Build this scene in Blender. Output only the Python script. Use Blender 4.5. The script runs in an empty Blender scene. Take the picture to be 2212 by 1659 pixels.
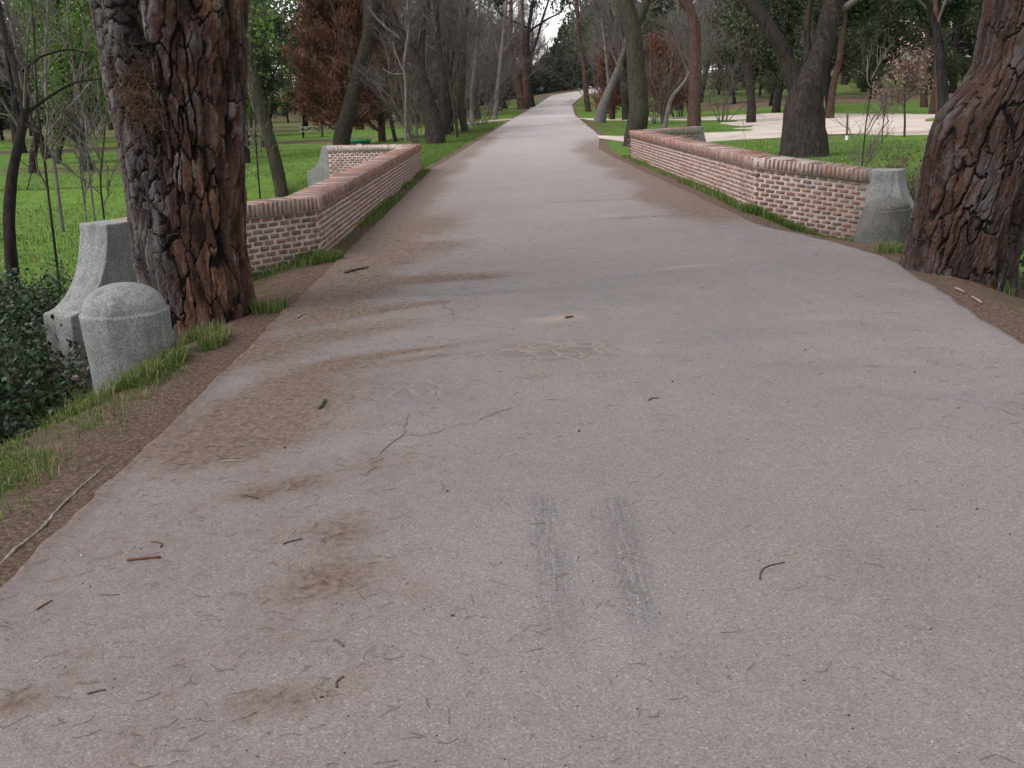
import bpy, bmesh, math
import numpy as np
from math import radians, sin, cos, pi

# ------------------------------------------------------------------ camera, sky, sun, exposure
SC = bpy.context.scene
COL = SC.collection
F_PX, CAM_H = 996.0, 1.6
TILT = math.atan((384 - 101) / F_PX)
ROLL = radians(2.0)
_c, _s = cos(TILT), sin(TILT)
FWD = np.array([0, _c, -_s]); UP0 = np.array([0, _s, _c]); XX = np.array([1.0, 0, 0])
UPV = UP0 * cos(ROLL) + XX * sin(ROLL)
RGT = XX * cos(ROLL) - UP0 * sin(ROLL)
from mathutils import Matrix, Vector
cam_d = bpy.data.cameras.new('camera')
cam = bpy.data.objects.new('camera', cam_d); COL.objects.link(cam)
cam_d.sensor_width = 36.0; cam_d.lens = 36.0 * F_PX / 1024.0
cam_d.clip_start = 0.05; cam_d.clip_end = 3000.0
cam.matrix_world = Matrix(((RGT[0], UPV[0], -FWD[0], 0), (RGT[1], UPV[1], -FWD[1], 0),
                           (RGT[2], UPV[2], -FWD[2], CAM_H), (0, 0, 0, 1)))
SC.camera = cam

SUN_EL, SUN_AZ = radians(52), radians(248)
W = bpy.data.worlds.new('World'); SC.world = W; W.use_nodes = True
nt = W.node_tree; bg = nt.nodes['Background']
sky = nt.nodes.new('ShaderNodeTexSky'); sky.sky_type = 'NISHITA'; sky.sun_disc = False
sky.sun_elevation = SUN_EL; sky.sun_rotation = SUN_AZ; sky.dust_density = 1.0; sky.ozone_density = 1.0
hs = nt.nodes.new('ShaderNodeHueSaturation'); hs.inputs['Saturation'].default_value = 0.16
nt.links.new(sky.outputs[0], hs.inputs['Color']); nt.links.new(hs.outputs[0], bg.inputs['Color'])
bg.inputs['Strength'].default_value = 0.15
sun_d = bpy.data.lights.new('sun', 'SUN'); sun_d.energy = 1.2; sun_d.angle = radians(40); sun_d.color = (1.0, 0.965, 0.955)
sun = bpy.data.objects.new('sun', sun_d); COL.objects.link(sun)
# light comes from the sun's azimuth (measured from +Y, clockwise)
_sd = Vector((sin(SUN_AZ) * cos(SUN_EL), cos(SUN_AZ) * cos(SUN_EL), sin(SUN_EL)))
sun.rotation_euler = _sd.to_track_quat('Z', 'Y').to_euler()
sun.location = (0, 0, 60)
vs = SC.view_settings
vs.view_transform = 'Standard'; vs.look = 'None'; vs.gamma = 1.0; vs.exposure = 0.97; vs.use_curve_mapping = False

rng = np.random.default_rng(7)
# ------------------------------------------------------------------ numeric helpers
def smooth(a, b, x):
    t = np.clip((np.asarray(x, float) - a) / (b - a), 0, 1); return t * t * (3 - 2 * t)
def _h(ix, iy, s):
    n = (ix.astype(np.int64) * 374761393 + iy.astype(np.int64) * 668265263 + s * 974711) & 0x7fffffff
    n = ((n ^ (n >> 13)) * 1274126177) & 0x7fffffff
    n = ((n ^ (n >> 16)) * 668265263) & 0x7fffffff
    return (n & 0xffff) / 65535.0
def vnoise(x, y, s=0):
    x = np.asarray(x, float); y = np.asarray(y, float)
    ix = np.floor(x).astype(np.int64); iy = np.floor(y).astype(np.int64)
    fx = x - ix; fy = y - iy; fx = fx * fx * (3 - 2 * fx); fy = fy * fy * (3 - 2 * fy)
    a = _h(ix, iy, s); b = _h(ix + 1, iy, s); c = _h(ix, iy + 1, s); d = _h(ix + 1, iy + 1, s)
    return (a * (1 - fx) + b * fx) * (1 - fy) + (c * (1 - fx) + d * fx) * fy
def fbm(x, y, s=0, o=4):
    r = 0; a = 0.5
    for k in range(o):
        r = r + a * vnoise(x * 2 ** k, y * 2 ** k, s + k * 17); a *= 0.5
    return r / (1 - 0.5 ** o)

KD = 1024.0 / 2212.0            # photo measurements were taken on a 2212 px wide view
CAMP = np.array([0, 0, CAM_H])
def ray(a, b): return FWD + (a * KD - 512) / F_PX * RGT + (384 - b * KD) / F_PX * UPV
def atd(a, b, t): return CAMP + t * ray(a, b)
def atz(a, b, z=0.0):
    d = ray(a, b); return CAMP + (z - CAM_H) / d[2] * d

# ------------------------------------------------------------------ terrain
_yl = np.array([-8, 0, 26, 33, 39, 60, 78, 105, 130, 150, 175, 230.])
_row = [(1026, 1296, 302, 39.0), (1111, 1242, 253, 78.0), (1158, 1235, 228, 108.0), (1191, 1262, 206, 135.0)]
_L, _R = [], []
for l, r, y, t in _row:
    _L.append(atd(l, y, t)); _R.append(atd(r, y, t))
_L = np.array(_L); _R = np.array(_R)
ZY = np.concatenate([[-50, 0, 34], (_L[:, 1] + _R[:, 1]) / 2, [170, 260, 700]])
ZZ = np.concatenate([[0.0, 0.0, 0.0], (_L[:, 2] + _R[:, 2]) / 2 - 0.05, [3.3, 6.0, 7.0]])
XLy = np.concatenate([[-50, 26], _L[:, 1], [160, 185, 260]]); XLx = np.concatenate([[-1.83, -1.83], _L[:, 0], [13.5, 24, 60]])
XRy = np.concatenate([[-50, 4.5, 6, 8.4, 9.2, 10.2, 11.6, 15, 26, 31], _R[:, 1], [160, 185, 260]])
XRx = np.concatenate([[3.02, 3.02, 3.08, 3.38, 3.44, 3.3, 2.97, 2.93, 2.85, 2.9], _R[:, 0], [19.5, 30, 66]])
def xl(y): return np.interp(y, XLy, XLx)
def xr(y): return np.interp(y, XRy, XRx)
def zroad(x, y): return np.interp(y, ZY, ZZ) + 0.02 * (np.clip(x, -2.2, 3.6) + 1.83)
LWING = np.array([(-2.07, 25.4), (-2.07, 11.09), (-2.78, 10.28), (-3.42, 9.18)])
RWING = np.array([(3.27, 26.4), (3.38, 13.67), (4.62, 12.8)])
RW_DZ = [0.0, 0.0, -0.165]
def zs(x, y):
    x = np.asarray(x, float); y = np.asarray(y, float)
    z = zroad(x, y)
    dl = xl(y) - x
    # left: bank falls away beside the near road, meadow lies lower
    wnear = 1 - smooth(24, 34, y)
    _s0 = np.interp(y, [3.0, 4.6, 6.2], [1.25, 1.0, 0.50]); nearbank = -0.72 * smooth(0, 1.1, dl - _s0) - 0.10 * smooth(0.2, 1.0, dl) - 0.15 * smooth(1.8, 6, dl) + 0.3 * smooth(6, 12, dl)
    farbank = -0.66 * smooth(1.0, 11, dl)
    wall = np.interp(y, [8.9, 9.26, 10.28, 11.09, 25.4, 26.5, 29], [1.7, 1.55, 0.95, 0.26, 0.26, 0.7, 3.0])
    behind = -0.75 * smooth(0.05, 0.7, dl - wall - 0.2) * smooth(8.2, 9.6, y) * (1 - smooth(26, 28.5, y))
    front = (-0.16 * smooth(0.3, 1.2, dl)) * smooth(7.6, 9.0, y)
    nb = np.where(y > 8.9, np.minimum(behind, front), nearbank)
    w2 = smooth(8.2, 9.6, y)
    nb = nearbank * (1 - w2) + np.minimum(behind + 0.0, front) * w2
    z = z + np.where(dl > 0, nb * wnear + farbank * (1 - wnear), 0)
    z = z - np.where(dl > 0, 1, 0) * 0.5 * smooth(60, 130, y) * smooth(4, 20, dl) * np.clip(np.interp(y, ZY, ZZ), 0, 3)
    dr = x - xr(y)
    z = z + np.where(dr > 0, -(0.12 + 0.20 * (1 - smooth(9.5, 11.5, y))) * smooth(0.15, 1.3, dr) * (1 - smooth(8, 14, dr)), 0)
    z = z - np.where(dr > 0, 0.34 * smooth(0.0, 1.3, dr) * smooth(9.6, 11.2, y) * (1 - smooth(13.6, 15.5, y)), 0)
    z = z - np.where(dr > 0, 0.9 * np.exp(-((y - 18.5) / 3.2) ** 2) * smooth(0.9, 1.8, dr) * (1 - smooth(30, 40, dr)), 0)
    z = z + np.where(dr > 0, 0.022 * np.clip(y - 62, 0, 100) * smooth(4, 16, dr), 0)
    far = smooth(20, 60, np.abs(x)) * smooth(15, 60, np.hypot(x, y))
    z = z + 0.10 * (fbm(x * 0.12, y * 0.12, 3) - 0.5) * smooth(0.3, 3, np.maximum(dl, dr)) * 2 + far * 0.5 * (fbm(x * 0.03, y * 0.03, 9) - 0.5)
    z = z + 0.03 * (fbm(x * 1.3, y * 1.3, 5) - 0.5) * smooth(0.1, 0.6, np.maximum(dl, dr)) * (1 - smooth(14, 24, y))
    return z
def zf(x, y): return float(zs(np.array([x]), np.array([y]))[0])
def hit(a, b, tmax=320.0):
    d = ray(a, b); ts = np.concatenate([np.arange(2, 60, 0.05), np.arange(60, tmax, 0.4)])
    P = CAMP + ts[:, None] * d; k = np.where(P[:, 2] < zs(P[:, 0], P[:, 1]))[0]
    t = ts[k[0]] if len(k) else tmax
    p = CAMP + t * d; p[2] = zf(p[0], p[1]); return p, t

# ------------------------------------------------------------------ mesh helpers
def mesh_np(name, V, Fs, attrs=None, smooth_sh=False):
    V = np.asarray(V, np.float32).reshape(-1, 3)
    if isinstance(Fs, np.ndarray): Fs = [Fs]
    Fs = [np.asarray(f, np.int32) for f in Fs if len(f)]
    me = bpy.data.meshes.new(name)
    me.vertices.add(len(V)); me.vertices.foreach_set('co', V.ravel())
    tot = np.concatenate([np.full(len(f), f.shape[1], np.int32) for f in Fs])
    li = np.concatenate([f.ravel() for f in Fs])
    me.loops.add(len(li)); me.loops.foreach_set('vertex_index', li)
    me.polygons.add(len(tot))
    st = np.concatenate([[0], np.cumsum(tot)[:-1]]).astype(np.int32)
    me.polygons.foreach_set('loop_start', st); me.polygons.foreach_set('loop_total', tot)
    if smooth_sh: me.polygons.foreach_set('use_smooth', np.ones(len(tot), bool))
    for k, v in (attrs or {}).items():
        a = me.attributes.new(k, 'FLOAT', 'POINT'); a.data.foreach_set('value', np.asarray(v, np.float32))
    me.update(calc_edges=True)
    return me
def link(name, me, mat=None, parent=None, loc=None):
    o = bpy.data.objects.new(name, me); COL.objects.link(o)
    if mat is not None and me is not None and not me.materials: me.materials.append(mat)
    if parent is not None: o.parent = parent
    if loc is not None: o.location = loc
    return o
def tag(o, label=None, cat=None, group=None, kind=None):
    if label: o['label'] = label
    if cat: o['category'] = cat
    if group: o['group'] = group
    if kind: o['kind'] = kind
    return o
def thing(name, loc, label, cat, group=None):
    o = bpy.data.objects.new(name, None); COL.objects.link(o); o.location = loc; o.empty_display_size = 0.2
    return tag(o, label, cat, group)
class MB:
    """collects pieces of one mesh"""
    def __init__(self): self.V = []; self.F = []; self.A = {}; self.n = 0
    def add(self, V, Fs, **attrs):
        V = np.asarray(V, float).reshape(-1, 3)
        if isinstance(Fs, np.ndarray): Fs = [Fs]
        for f in Fs: self.F.append(np.asarray(f) + self.n)
        self.V.append(V); self.n += len(V)
        for k, v in attrs.items(): self.A.setdefault(k, []).append(np.broadcast_to(np.asarray(v, float), (len(V),)))
        return self
    def obj(self, name, mat, parent=None, loc=None, smooth_sh=False):
        V = np.concatenate(self.V)
        if loc is not None: V = V - np.asarray(loc)
        elif parent is not None: V = V - np.array(parent.location)
        by = {}
        for f in self.F: by.setdefault(f.shape[1], []).append(f)
        me = mesh_np(name, V, [np.concatenate(b) for b in by.values()], {k: np.concatenate(v) for k, v in self.A.items()}, smooth_sh)
        o = link(name, me, mat, parent)
        if loc is not None: o.location = loc
        return o

def tubes(P, R, sides=5, cap=False):
    """P [N,K,3] polylines, R [N,K] radii -> one mesh"""
    P = np.asarray(P, float); R = np.asarray(R, float); N, K, _ = P.shape
    T = np.empty_like(P); T[:, 1:-1] = P[:, 2:] - P[:, :-2]; T[:, 0] = P[:, 1] - P[:, 0]; T[:, -1] = P[:, -1] - P[:, -2]
    T /= np.linalg.norm(T, axis=2, keepdims=True) + 1e-9
    m = P[:, -1] - P[:, 0]; m /= np.linalg.norm(m, axis=1, keepdims=True) + 1e-9
    ref = np.where(np.abs(m[:, 2:3]) > 0.8, np.array([[1., 0, 0]]), np.array([[0, 0, 1.]]))
    U = np.cross(ref[:, None, :], T); U /= np.linalg.norm(U, axis=2, keepdims=True) + 1e-9
    B = np.cross(T, U)
    a = np.arange(sides) * 2 * pi / sides
    V = P[:, :, None, :] + R[:, :, None, None] * (np.cos(a)[None, None, :, None] * U[:, :, None, :] + np.sin(a)[None, None, :, None] * B[:, :, None, :])
    i = np.arange(N)[:, None, None] * K * sides; k = np.arange(K - 1)[None, :, None] * sides; s = np.arange(sides)[None, None, :]; s2 = (s + 1) % sides
    Fq = np.stack([i + k + s, i + k + s2, i + k + sides + s2, i + k + sides + s], -1).reshape(-1, 4)
    return V.reshape(-1, 3), Fq
def unit(v): return v / (np.linalg.norm(v, axis=-1, keepdims=True) + 1e-9)
def spawn(P, R, n, length, ang, up=0.3, K=4, rf=0.55, t0=0.25, t1=1.0, wob=0.15, rmin=0.003, g=rng):
    """children polylines of parents"""
    N, KP, _ = P.shape
    idx = np.repeat(np.arange(N), n); M = len(idx)
    t = g.uniform(t0, t1, M) * (KP - 1); k = np.minimum(t.astype(int), KP - 2); f = (t - k)[:, None]
    o = P[idx, k] * (1 - f) + P[idx, k + 1] * f
    r = (R[idx, k] * (1 - f[:, 0]) + R[idx, k + 1] * f[:, 0]) * rf
    tan = unit(P[idx, k + 1] - P[idx, k])
    rv = unit(np.cross(tan, g.normal(size=(M, 3))))
    a = g.uniform(ang[0], ang[1], M)[:, None]
    d = unit(tan * np.cos(a) + rv * np.sin(a) + np.array([0, 0, up]))
    L = g.uniform(length[0], length[1], M) * (1.15 - 0.5 * t / (KP - 1))
    out = np.empty((M, K, 3)); out[:, 0] = o
    for j in range(1, K):
        d = unit(d + g.normal(size=(M, 3)) * wob + np.array([0, 0, up * 0.25]))
        out[:, j] = out[:, j - 1] + d * (L / (K - 1))[:, None]
    taper = np.linspace(1, 0.35, K)
    RR = np.maximum(r[:, None] * taper[None, :], rmin)
    return out, RR
def cards(C, size, g=rng, aspect=2.0, flat=0.0, dirv=None):
    """leaf-shaped rhombi at C"""
    N = len(C)
    d = g.normal(size=(N, 3)) if dirv is None else dirv + g.normal(size=(N, 3)) * 0.35
    d[:, 2] *= (1 - flat); d = unit(d)
    n = g.normal(size=(N, 3)); n[:, 2] += 2.0 * flat
    s = unit(np.cross(d, n)); s_ = np.asarray(size).reshape(-1, 1) if np.ndim(size) else size
    h = unit(np.cross(s, d))
    a = C - d * s_ * 0.5; b = C + s * s_ * 0.5 / aspect + h * s_ * 0.06; c = C + d * s_ * 0.5; e = C - s * s_ * 0.5 / aspect + h * s_ * 0.06
    V = np.stack([a, b, c, e], 1).reshape(-1, 3)
    return V, np.arange(4 * N).reshape(-1, 4)
def blades(P, h, g=rng, w=0.006, lean=0.5):
    """grass blades: bent triangles (5 verts) rooted at P"""
    N = len(P); h = np.broadcast_to(h, (N,))[:, None]
    a = g.uniform(0, 2 * pi, N); d = np.stack([np.cos(a), np.sin(a), np.zeros(N)], 1)
    s = np.stack([-np.sin(a), np.cos(a), np.zeros(N)], 1)
    ln = np.abs(g.normal(0, lean, N))[:, None]
    up = np.array([0, 0, 1.0])
    ww = w * g.uniform(0.7, 1.4, N)[:, None]
    m = P + up * h * 0.6 + d * h * ln * 0.25; t = P + up * h * np.clip(1 - 0.3 * ln, 0.3, 1) + d * h * ln * 0.8
    V = np.stack([P - s * ww - up * 0.01, P + s * ww - up * 0.01, m + s * ww * 0.8, m - s * ww * 0.8, t], 1).reshape(-1, 3)
    i = np.arange(N)[:, None] * 5
    return V, [np.concatenate([i, i + 1, i + 2, i + 3], 1), np.concatenate([i + 3, i + 2, i + 4], 1)]

# ------------------------------------------------------------------ materials
def srgb(r, g, b):
    f = lambda c: (c / 255 / 12.92) if c / 255 <= 0.04045 else ((c / 255 + 0.055) / 1.055) ** 2.4
    return (f(r), f(g), f(b), 1)
class NT:
    def __init__(self, name, rough=0.9, spec=0.2):
        self.m = bpy.data.materials.new(name); self.m.use_nodes = True
        self.t = self.m.node_tree; self.b = self.t.nodes['Principled BSDF']
        self.b.inputs['Roughness'].default_value = rough
        self.b.inputs['Specular IOR Level'].default_value = spec
        self.out = self.t.nodes['Material Output']
    def n(self, typ, **kw):
        n = self.t.nodes.new(typ)
        for k, v in kw.items():
            if hasattr(n, k): setattr(n, k, v)
            else: n.inputs[k.replace('_', ' ')].default_value = v
        return n
    def l(self, a, b): self.t.links.new(a, b)
    def coord(self, kind='Object', scale=(1, 1, 1)):
        tc = self.n('ShaderNodeTexCoord'); mp = self.n('ShaderNodeMapping'); mp.inputs['Scale'].default_value = scale
        self.l(tc.outputs[kind], mp.inputs['Vector']); return mp.outputs[0]
    def noise(self, vec, scale, detail=4, rough=0.55, dist=0.0):
        n = self.n('ShaderNodeTexNoise'); n.inputs['Scale'].default_value = scale; n.inputs['Detail'].default_value = detail
        n.inputs['Roughness'].default_value = rough; n.inputs['Distortion'].default_value = dist; self.l(vec, n.inputs['Vector']); return n.outputs[0]
    def voro(self, vec, scale, feature='F1', out=0, rnd=1.0):
        n = self.n('ShaderNodeTexVoronoi'); n.feature = feature; n.inputs['Scale'].default_value = scale; n.inputs['Randomness'].default_value = rnd
        self.l(vec, n.inputs['Vector']); return n.outputs[out]
    def attr(self, name):
        n = self.n('ShaderNodeAttribute'); n.attribute_name = name; return n.outputs['Fac']
    def ramp(self, fac, stops, interp='LINEAR'):
        n = self.n('ShaderNodeValToRGB'); n.color_ramp.interpolation = interp; e = n.color_ramp.elements
        while len(e) < len(stops): e.new(0.5)
        for el, (p, c) in zip(e, stops): el.position = p; el.color = c
        self.l(fac, n.inputs[0]); return n.outputs[0]
    def mr(self, v, a, b, c=0, d=1):
        n = self.n('ShaderNodeMapRange'); n.inputs[1].default_value = a; n.inputs[2].default_value = b; n.inputs[3].default_value = c; n.inputs[4].default_value = d
        self.l(v, n.inputs[0]); return n.outputs[0]
    def math(self, op, a, b=None):
        n = self.n('ShaderNodeMath'); n.operation = op
        for i, v in enumerate((a, b)):
            if v is None: continue
            if isinstance(v, (int, float)): n.inputs[i].default_value = v
            else: self.l(v, n.inputs[i])
        return n.outputs[0]
    def mix(self, fac, a, b, blend='MIX'):
        n = self.n('ShaderNodeMix'); n.data_type = 'RGBA'; n.blend_type = blend
        for i, v in ((0, fac), (6, a), (7, b)):
            if isinstance(v, (int, float)): n.inputs[i].default_value = v
            elif isinstance(v, tuple): n.inputs[i].default_value = v
            else: self.l(v, n.inputs[i])
        return n.outputs[2]
    def color(self, c): self.l(c, self.b.inputs['Base Color']) if not isinstance(c, tuple) else setattr(self.b.inputs['Base Color'], 'default_value', c)
    def bump(self, h, strength=0.5, dist=0.01, prev=None):
        n = self.n('ShaderNodeBump'); n.inputs['Strength'].default_value = strength; n.inputs['Distance'].default_value = dist
        self.l(h, n.inputs['Height'])
        if prev is not None: self.l(prev, n.inputs['Normal'])
        self.l(n.outputs[0], self.b.inputs['Normal']); return n.outputs[0]
G = lambda v: (v, v, v, 1)
def C3(r, g, b): return (r, g, b, 1)

def mat_road():
    m = NT('asphalt_road', 0.92, 0.25); v = m.coord('Object')
    big = m.noise(v, 0.55, 5, 0.6); med = m.noise(v, 4.0, 5, 0.6); fine = m.noise(v, 110, 3, 0.6)
    base = m.ramp(big, [(0.3, C3(0.186, 0.163, 0.155)), (0.7, C3(0.246, 0.217, 0.205))])
    base = m.mix(m.mr(med, 0.35, 0.7, 0, 0.5), base, C3(0.242, 0.203, 0.182))
    mot = m.noise(v, 1.7, 6, 0.68, 0.6)
    base = m.mix(m.mr(mot, 0.46, 0.72, 0, 0.55), base, C3(0.205, 0.160, 0.138))
    base = m.mix(m.mr(m.noise(v, 1.1, 5, 0.7, 0.4), 0.54, 0.74, 0, 0.5), base, C3(0.135, 0.122, 0.120))
    base = m.mix(m.mr(m.noise(v, 2.6, 5, 0.7), 0.60, 0.78, 0, 0.5), base, C3(0.30, 0.265, 0.245))
    # aggregate: light and dark stones a few millimetres wide
    st = m.voro(v, 190, 'F1', 1); sep = m.n('ShaderNodeSeparateColor'); m.l(st, sep.inputs[0])
    agg = m.ramp(sep.outputs[0], [(0.0, G(0.45)), (0.25, G(0.85)), (0.8, G(1.05)), (0.93, G(1.3)), (1.0, G(1.7))])
    base = m.mix(0.75, base, agg, 'MULTIPLY')
    base = m.mix(m.mr(fine, 0.3, 0.7, 0.0, 0.35), base, C3(0.13, 0.115, 0.115))
    # darker worn places, scuffs of tyres
    dk = m.math('MULTIPLY', m.attr('worn'), m.mr(m.noise(v, 9, 5, 0.7), 0.35, 0.65))
    base = m.mix(m.math('MULTIPLY', dk, 0.75), base, C3(0.120, 0.110, 0.112))
    sv = m.coord('Object', (1.0, 0.045, 1.0)); stz = m.noise(sv, 75, 3, 0.7); stw = m.noise(v, 70, 2, 0.6)
    sc = m.math('MULTIPLY', m.attr('scuff'), m.mr(m.math('MULTIPLY', stz, stw), 0.16, 0.34, 0, 1))
    base = m.mix(m.math('MULTIPLY', sc, 0.8), base, C3(0.100, 0.093, 0.101))
    sc2 = m.math('MULTIPLY', m.attr('scuff'), m.mr(m.math('MULTIPLY', m.noise(sv, 120, 2, 0.6), stw), 0.36, 0.42, 0, 0.6))
    base = m.mix(sc2, base, C3(0.45, 0.45, 0.46))
    # crazed patch: sand in the cracks
    cv = m.coord('Object', (1, 1, 0)); wv = m.n('ShaderNodeVectorMath'); wv.operation = 'ADD'
    wn = m.n('ShaderNodeTexNoise'); wn.inputs['Scale'].default_value = 3.5; m.l(cv, wn.inputs['Vector'])
    wsc = m.n('ShaderNodeVectorMath'); wsc.operation = 'SCALE'; wsc.inputs['Scale'].default_value = 0.22; m.l(wn.outputs[1], wsc.inputs[0])
    m.l(cv, wv.inputs[0]); m.l(wsc.outputs[0], wv.inputs[1])
    ed = m.voro(wv.outputs[0], 7.0, 'DISTANCE_TO_EDGE', 0)
    crk = m.math('MULTIPLY', m.math('SUBTRACT', 1.0, m.mr(ed, 0.02, 0.16)), m.attr('crazed'))
    cell = m.math('MULTIPLY', m.attr('crazed'), 0.75)
    base = m.mix(cell, base, C3(0.142, 0.126, 0.122))
    base = m.mix(m.math('MULTIPLY', crk, 0.72), base, C3(0.265, 0.205, 0.168))
    # blown sand and soil with pine needles
    dn = m.noise(v, 3.2, 6, 0.62); dn2 = m.noise(m.coord('Object', (1, 0.5, 1)), 22, 4, 0.65)
    dsum = m.math('ADD', m.attr('dirt'), m.math('ADD', m.math('MULTIPLY', dn, 0.8), m.math('MULTIPLY', dn2, 0.6)))
    dm = m.mr(dsum, 0.86, 1.42)
    soil = m.ramp(m.noise(v, 34, 4, 0.7), [(0.3, C3(0.070, 0.047, 0.037)), (0.5, C3(0.135, 0.092, 0.073)), (0.72, C3(0.23, 0.165, 0.135))])
    base = m.mix(m.math('MULTIPLY', dm, 0.92), base, soil)
    sm = m.mr(m.math('ADD', m.attr('sand'), m.math('MULTIPLY', dn, 0.6)), 0.62, 1.0)
    base = m.mix(m.math('MULTIPLY', sm, 0.7), base, C3(0.34, 0.265, 0.21))
    # far stretch: dusty, with grazing-angle brightness painted into the colour
    base = m.mix(m.attr('dust_sheen'), base, C3(0.50, 0.45, 0.435))
    m.color(base)
    hgt = m.math('ADD', m.math('MULTIPLY', sep.outputs[1], 0.6), m.math('MULTIPLY', fine, 0.8))
    b1 = m.bump(hgt, 0.55, 0.006)
    m.bump(m.math('MULTIPLY', crk, -1.0), 0.8, 0.012, b1)
    return m.m
def mat_ground():
    m = NT('meadow_and_soil', 0.95, 0.1); v = m.coord('Object')
    n1 = m.noise(v, 0.35, 5, 0.6); n2 = m.noise(v, 3.0, 5, 0.65); n3 = m.noise(v, 30, 4, 0.7)
    grass = m.ramp(n2, [(0.25, C3(0.066, 0.118, 0.020)), (0.5, C3(0.115, 0.195, 0.032)), (0.75, C3(0.165, 0.245, 0.048))])
    grass = m.mix(m.mr(n1, 0.35, 0.7, 0, 0.5), grass, C3(0.092, 0.158, 0.030))
    grass = m.mix(m.mr(m.noise(v, 0.9, 6, 0.72), 0.50, 0.72, 0, 0.6), grass, C3(0.060, 0.095, 0.025))
    grass = m.mix(m.mr(m.noise(v, 1.9, 6, 0.75), 0.60, 0.74, 0, 0.55), grass, C3(0.135, 0.120, 0.060))
    grass = m.mix(m.mr(n3, 0.4, 0.7, 0, 0.5), grass, C3(0.03, 0.07, 0.015))
    soil = m.ramp(m.noise(v, 40, 5, 0.75), [(0.30, C3(0.045, 0.029, 0.022)), (0.5, C3(0.125, 0.082, 0.063)), (0.70, C3(0.26, 0.19, 0.15))])
    litter = m.ramp(m.noise(v, 6, 5, 0.7), [(0.3, C3(0.075, 0.058, 0.035)), (0.7, C3(0.17, 0.125, 0.085))])
    ds = m.mr(m.math('ADD', m.attr('soil'), m.math('MULTIPLY', m.math('SUBTRACT', m.noise(v, 5.0, 6, 0.7), 0.5), 0.9)), 0.38, 0.62)
    ls = m.mr(m.math('ADD', m.attr('litter'), m.math('MULTIPLY', m.math('SUBTRACT', m.noise(v, 0.8, 6, 0.7), 0.5), 1.1)), 0.35, 0.7)
    c = m.mix(ls, grass, litter); c = m.mix(ds, c, soil); m.color(c)
    m.bump(m.math('ADD', m.noise(v, 45, 4, 0.8), m.math('MULTIPLY', n2, 0.5)), 0.8, 0.03)
    return m.m
def mat_path():
    m = NT('sandy_path', 0.95, 0.1); v = m.coord('Object')
    c = m.ramp(m.noise(v, 0.9, 6, 0.65), [(0.3, C3(0.36, 0.29, 0.24)), (0.55, C3(0.52, 0.44, 0.385)), (0.75, C3(0.60, 0.53, 0.48))])
    m.color(c); m.bump(m.noise(v, 30, 4, 0.7), 0.4, 0.02); return m.m
def mat_mortar():
    m = NT('lime_mortar', 0.95, 0.1); v = m.coord('Object')
    c = m.ramp(m.noise(v, 12, 6, 0.7), [(0.3, C3(0.27, 0.225, 0.20)), (0.55, C3(0.39, 0.335, 0.305)), (0.8, C3(0.48, 0.43, 0.40))])
    c = m.mix(m.mr(m.noise(v, 2.2, 6, 0.7), 0.46, 0.72, 0, 0.65), c, C3(0.17, 0.148, 0.125))
    m.color(c); m.bump(m.noise(v, 120, 4, 0.7), 0.6, 0.004); return m.m
def mat_brick(name, coping=False):
    m = NT(name, 0.9, 0.15); v = m.coord('Object'); r = m.attr('rnd')
    gv = m.n('ShaderNodeNewGeometry'); pv = gv.outputs['Position']
    c = m.ramp(r, [(0.0, C3(0.125, 0.060, 0.047)), (0.2, C3(0.215, 0.088, 0.062)), (0.42, C3(0.265, 0.108, 0.076)), (0.6, C3(0.245, 0.128, 0.102)), (0.78, C3(0.295, 0.125, 0.076)), (0.92, C3(0.185, 0.095, 0.085)), (1.0, C3(0.115, 0.080, 0.084))])
    c = m.mix(m.mr(m.noise(pv, 22, 5, 0.7), 0.38, 0.7, 0, 0.55), c, C3(0.14, 0.075, 0.055))
    # lime smeared over the faces
    lime = m.mr(m.noise(pv, 14 if not coping else 9, 5, 0.7), 0.48, 0.70, 0.08, 0.75 if not coping else 0.68)
    c = m.mix(lime, c, C3(0.35, 0.265, 0.24))
    c = m.mix(m.mr(m.noise(pv, 3.0, 5, 0.65), 0.52, 0.74, 0, 0.6), c, C3(0.085, 0.07, 0.052))
    m.color(c); m.bump(m.noise(pv, 110, 4, 0.7), 0.6, 0.004); return m.m
def mat_granite(name='grey_granite', k=1.0):
    m = NT(name, 0.88, 0.25); v = m.coord('Object')
    sp = m.voro(v, 130, 'F1', 1); sep = m.n('ShaderNodeSeparateColor'); m.l(sp, sep.inputs[0])
    c = m.ramp(m.noise(v, 3.0, 5, 0.65), [(0.3, C3(0.185 * k, 0.183 * k ** 1.08, 0.18 * k ** 1.15)), (0.7, C3(0.29 * k, 0.285 * k ** 1.08, 0.275 * k ** 1.15))])
    c = m.mix(0.8, c, m.ramp(sep.outputs[0], [(0, G(0.35)), (0.18, G(0.8)), (0.7, G(1.05)), (1.0, G(1.55))]), 'MULTIPLY')
    c = m.mix(m.mr(m.noise(v, 7, 6, 0.7), 0.5, 0.72, 0, 0.55), c, C3(0.10, 0.10, 0.09))
    c = m.mix(m.mr(m.noise(v, 26, 5, 0.75), 0.62, 0.72, 0, 0.5), c, C3(0.07, 0.07, 0.065))
    rv = m.coord('Object', (1, 1, 0.10)); c = m.mix(m.mr(m.noise(rv, 11, 5, 0.7), 0.50, 0.70, 0, 0.55), c, C3(0.075 * k, 0.074 * k, 0.066 * k))
    c = m.mix(m.mr(m.noise(v, 17, 5, 0.7), 0.64, 0.70, 0, 0.5), c, C3(0.36, 0.36, 0.33))
    m.color(c); m.bump(m.math('ADD', m.noise(v, 90, 4, 0.7), m.math('MULTIPLY', m.noise(v, 14, 4, 0.6), 1.2)), 0.7, 0.006); return m.m
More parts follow.
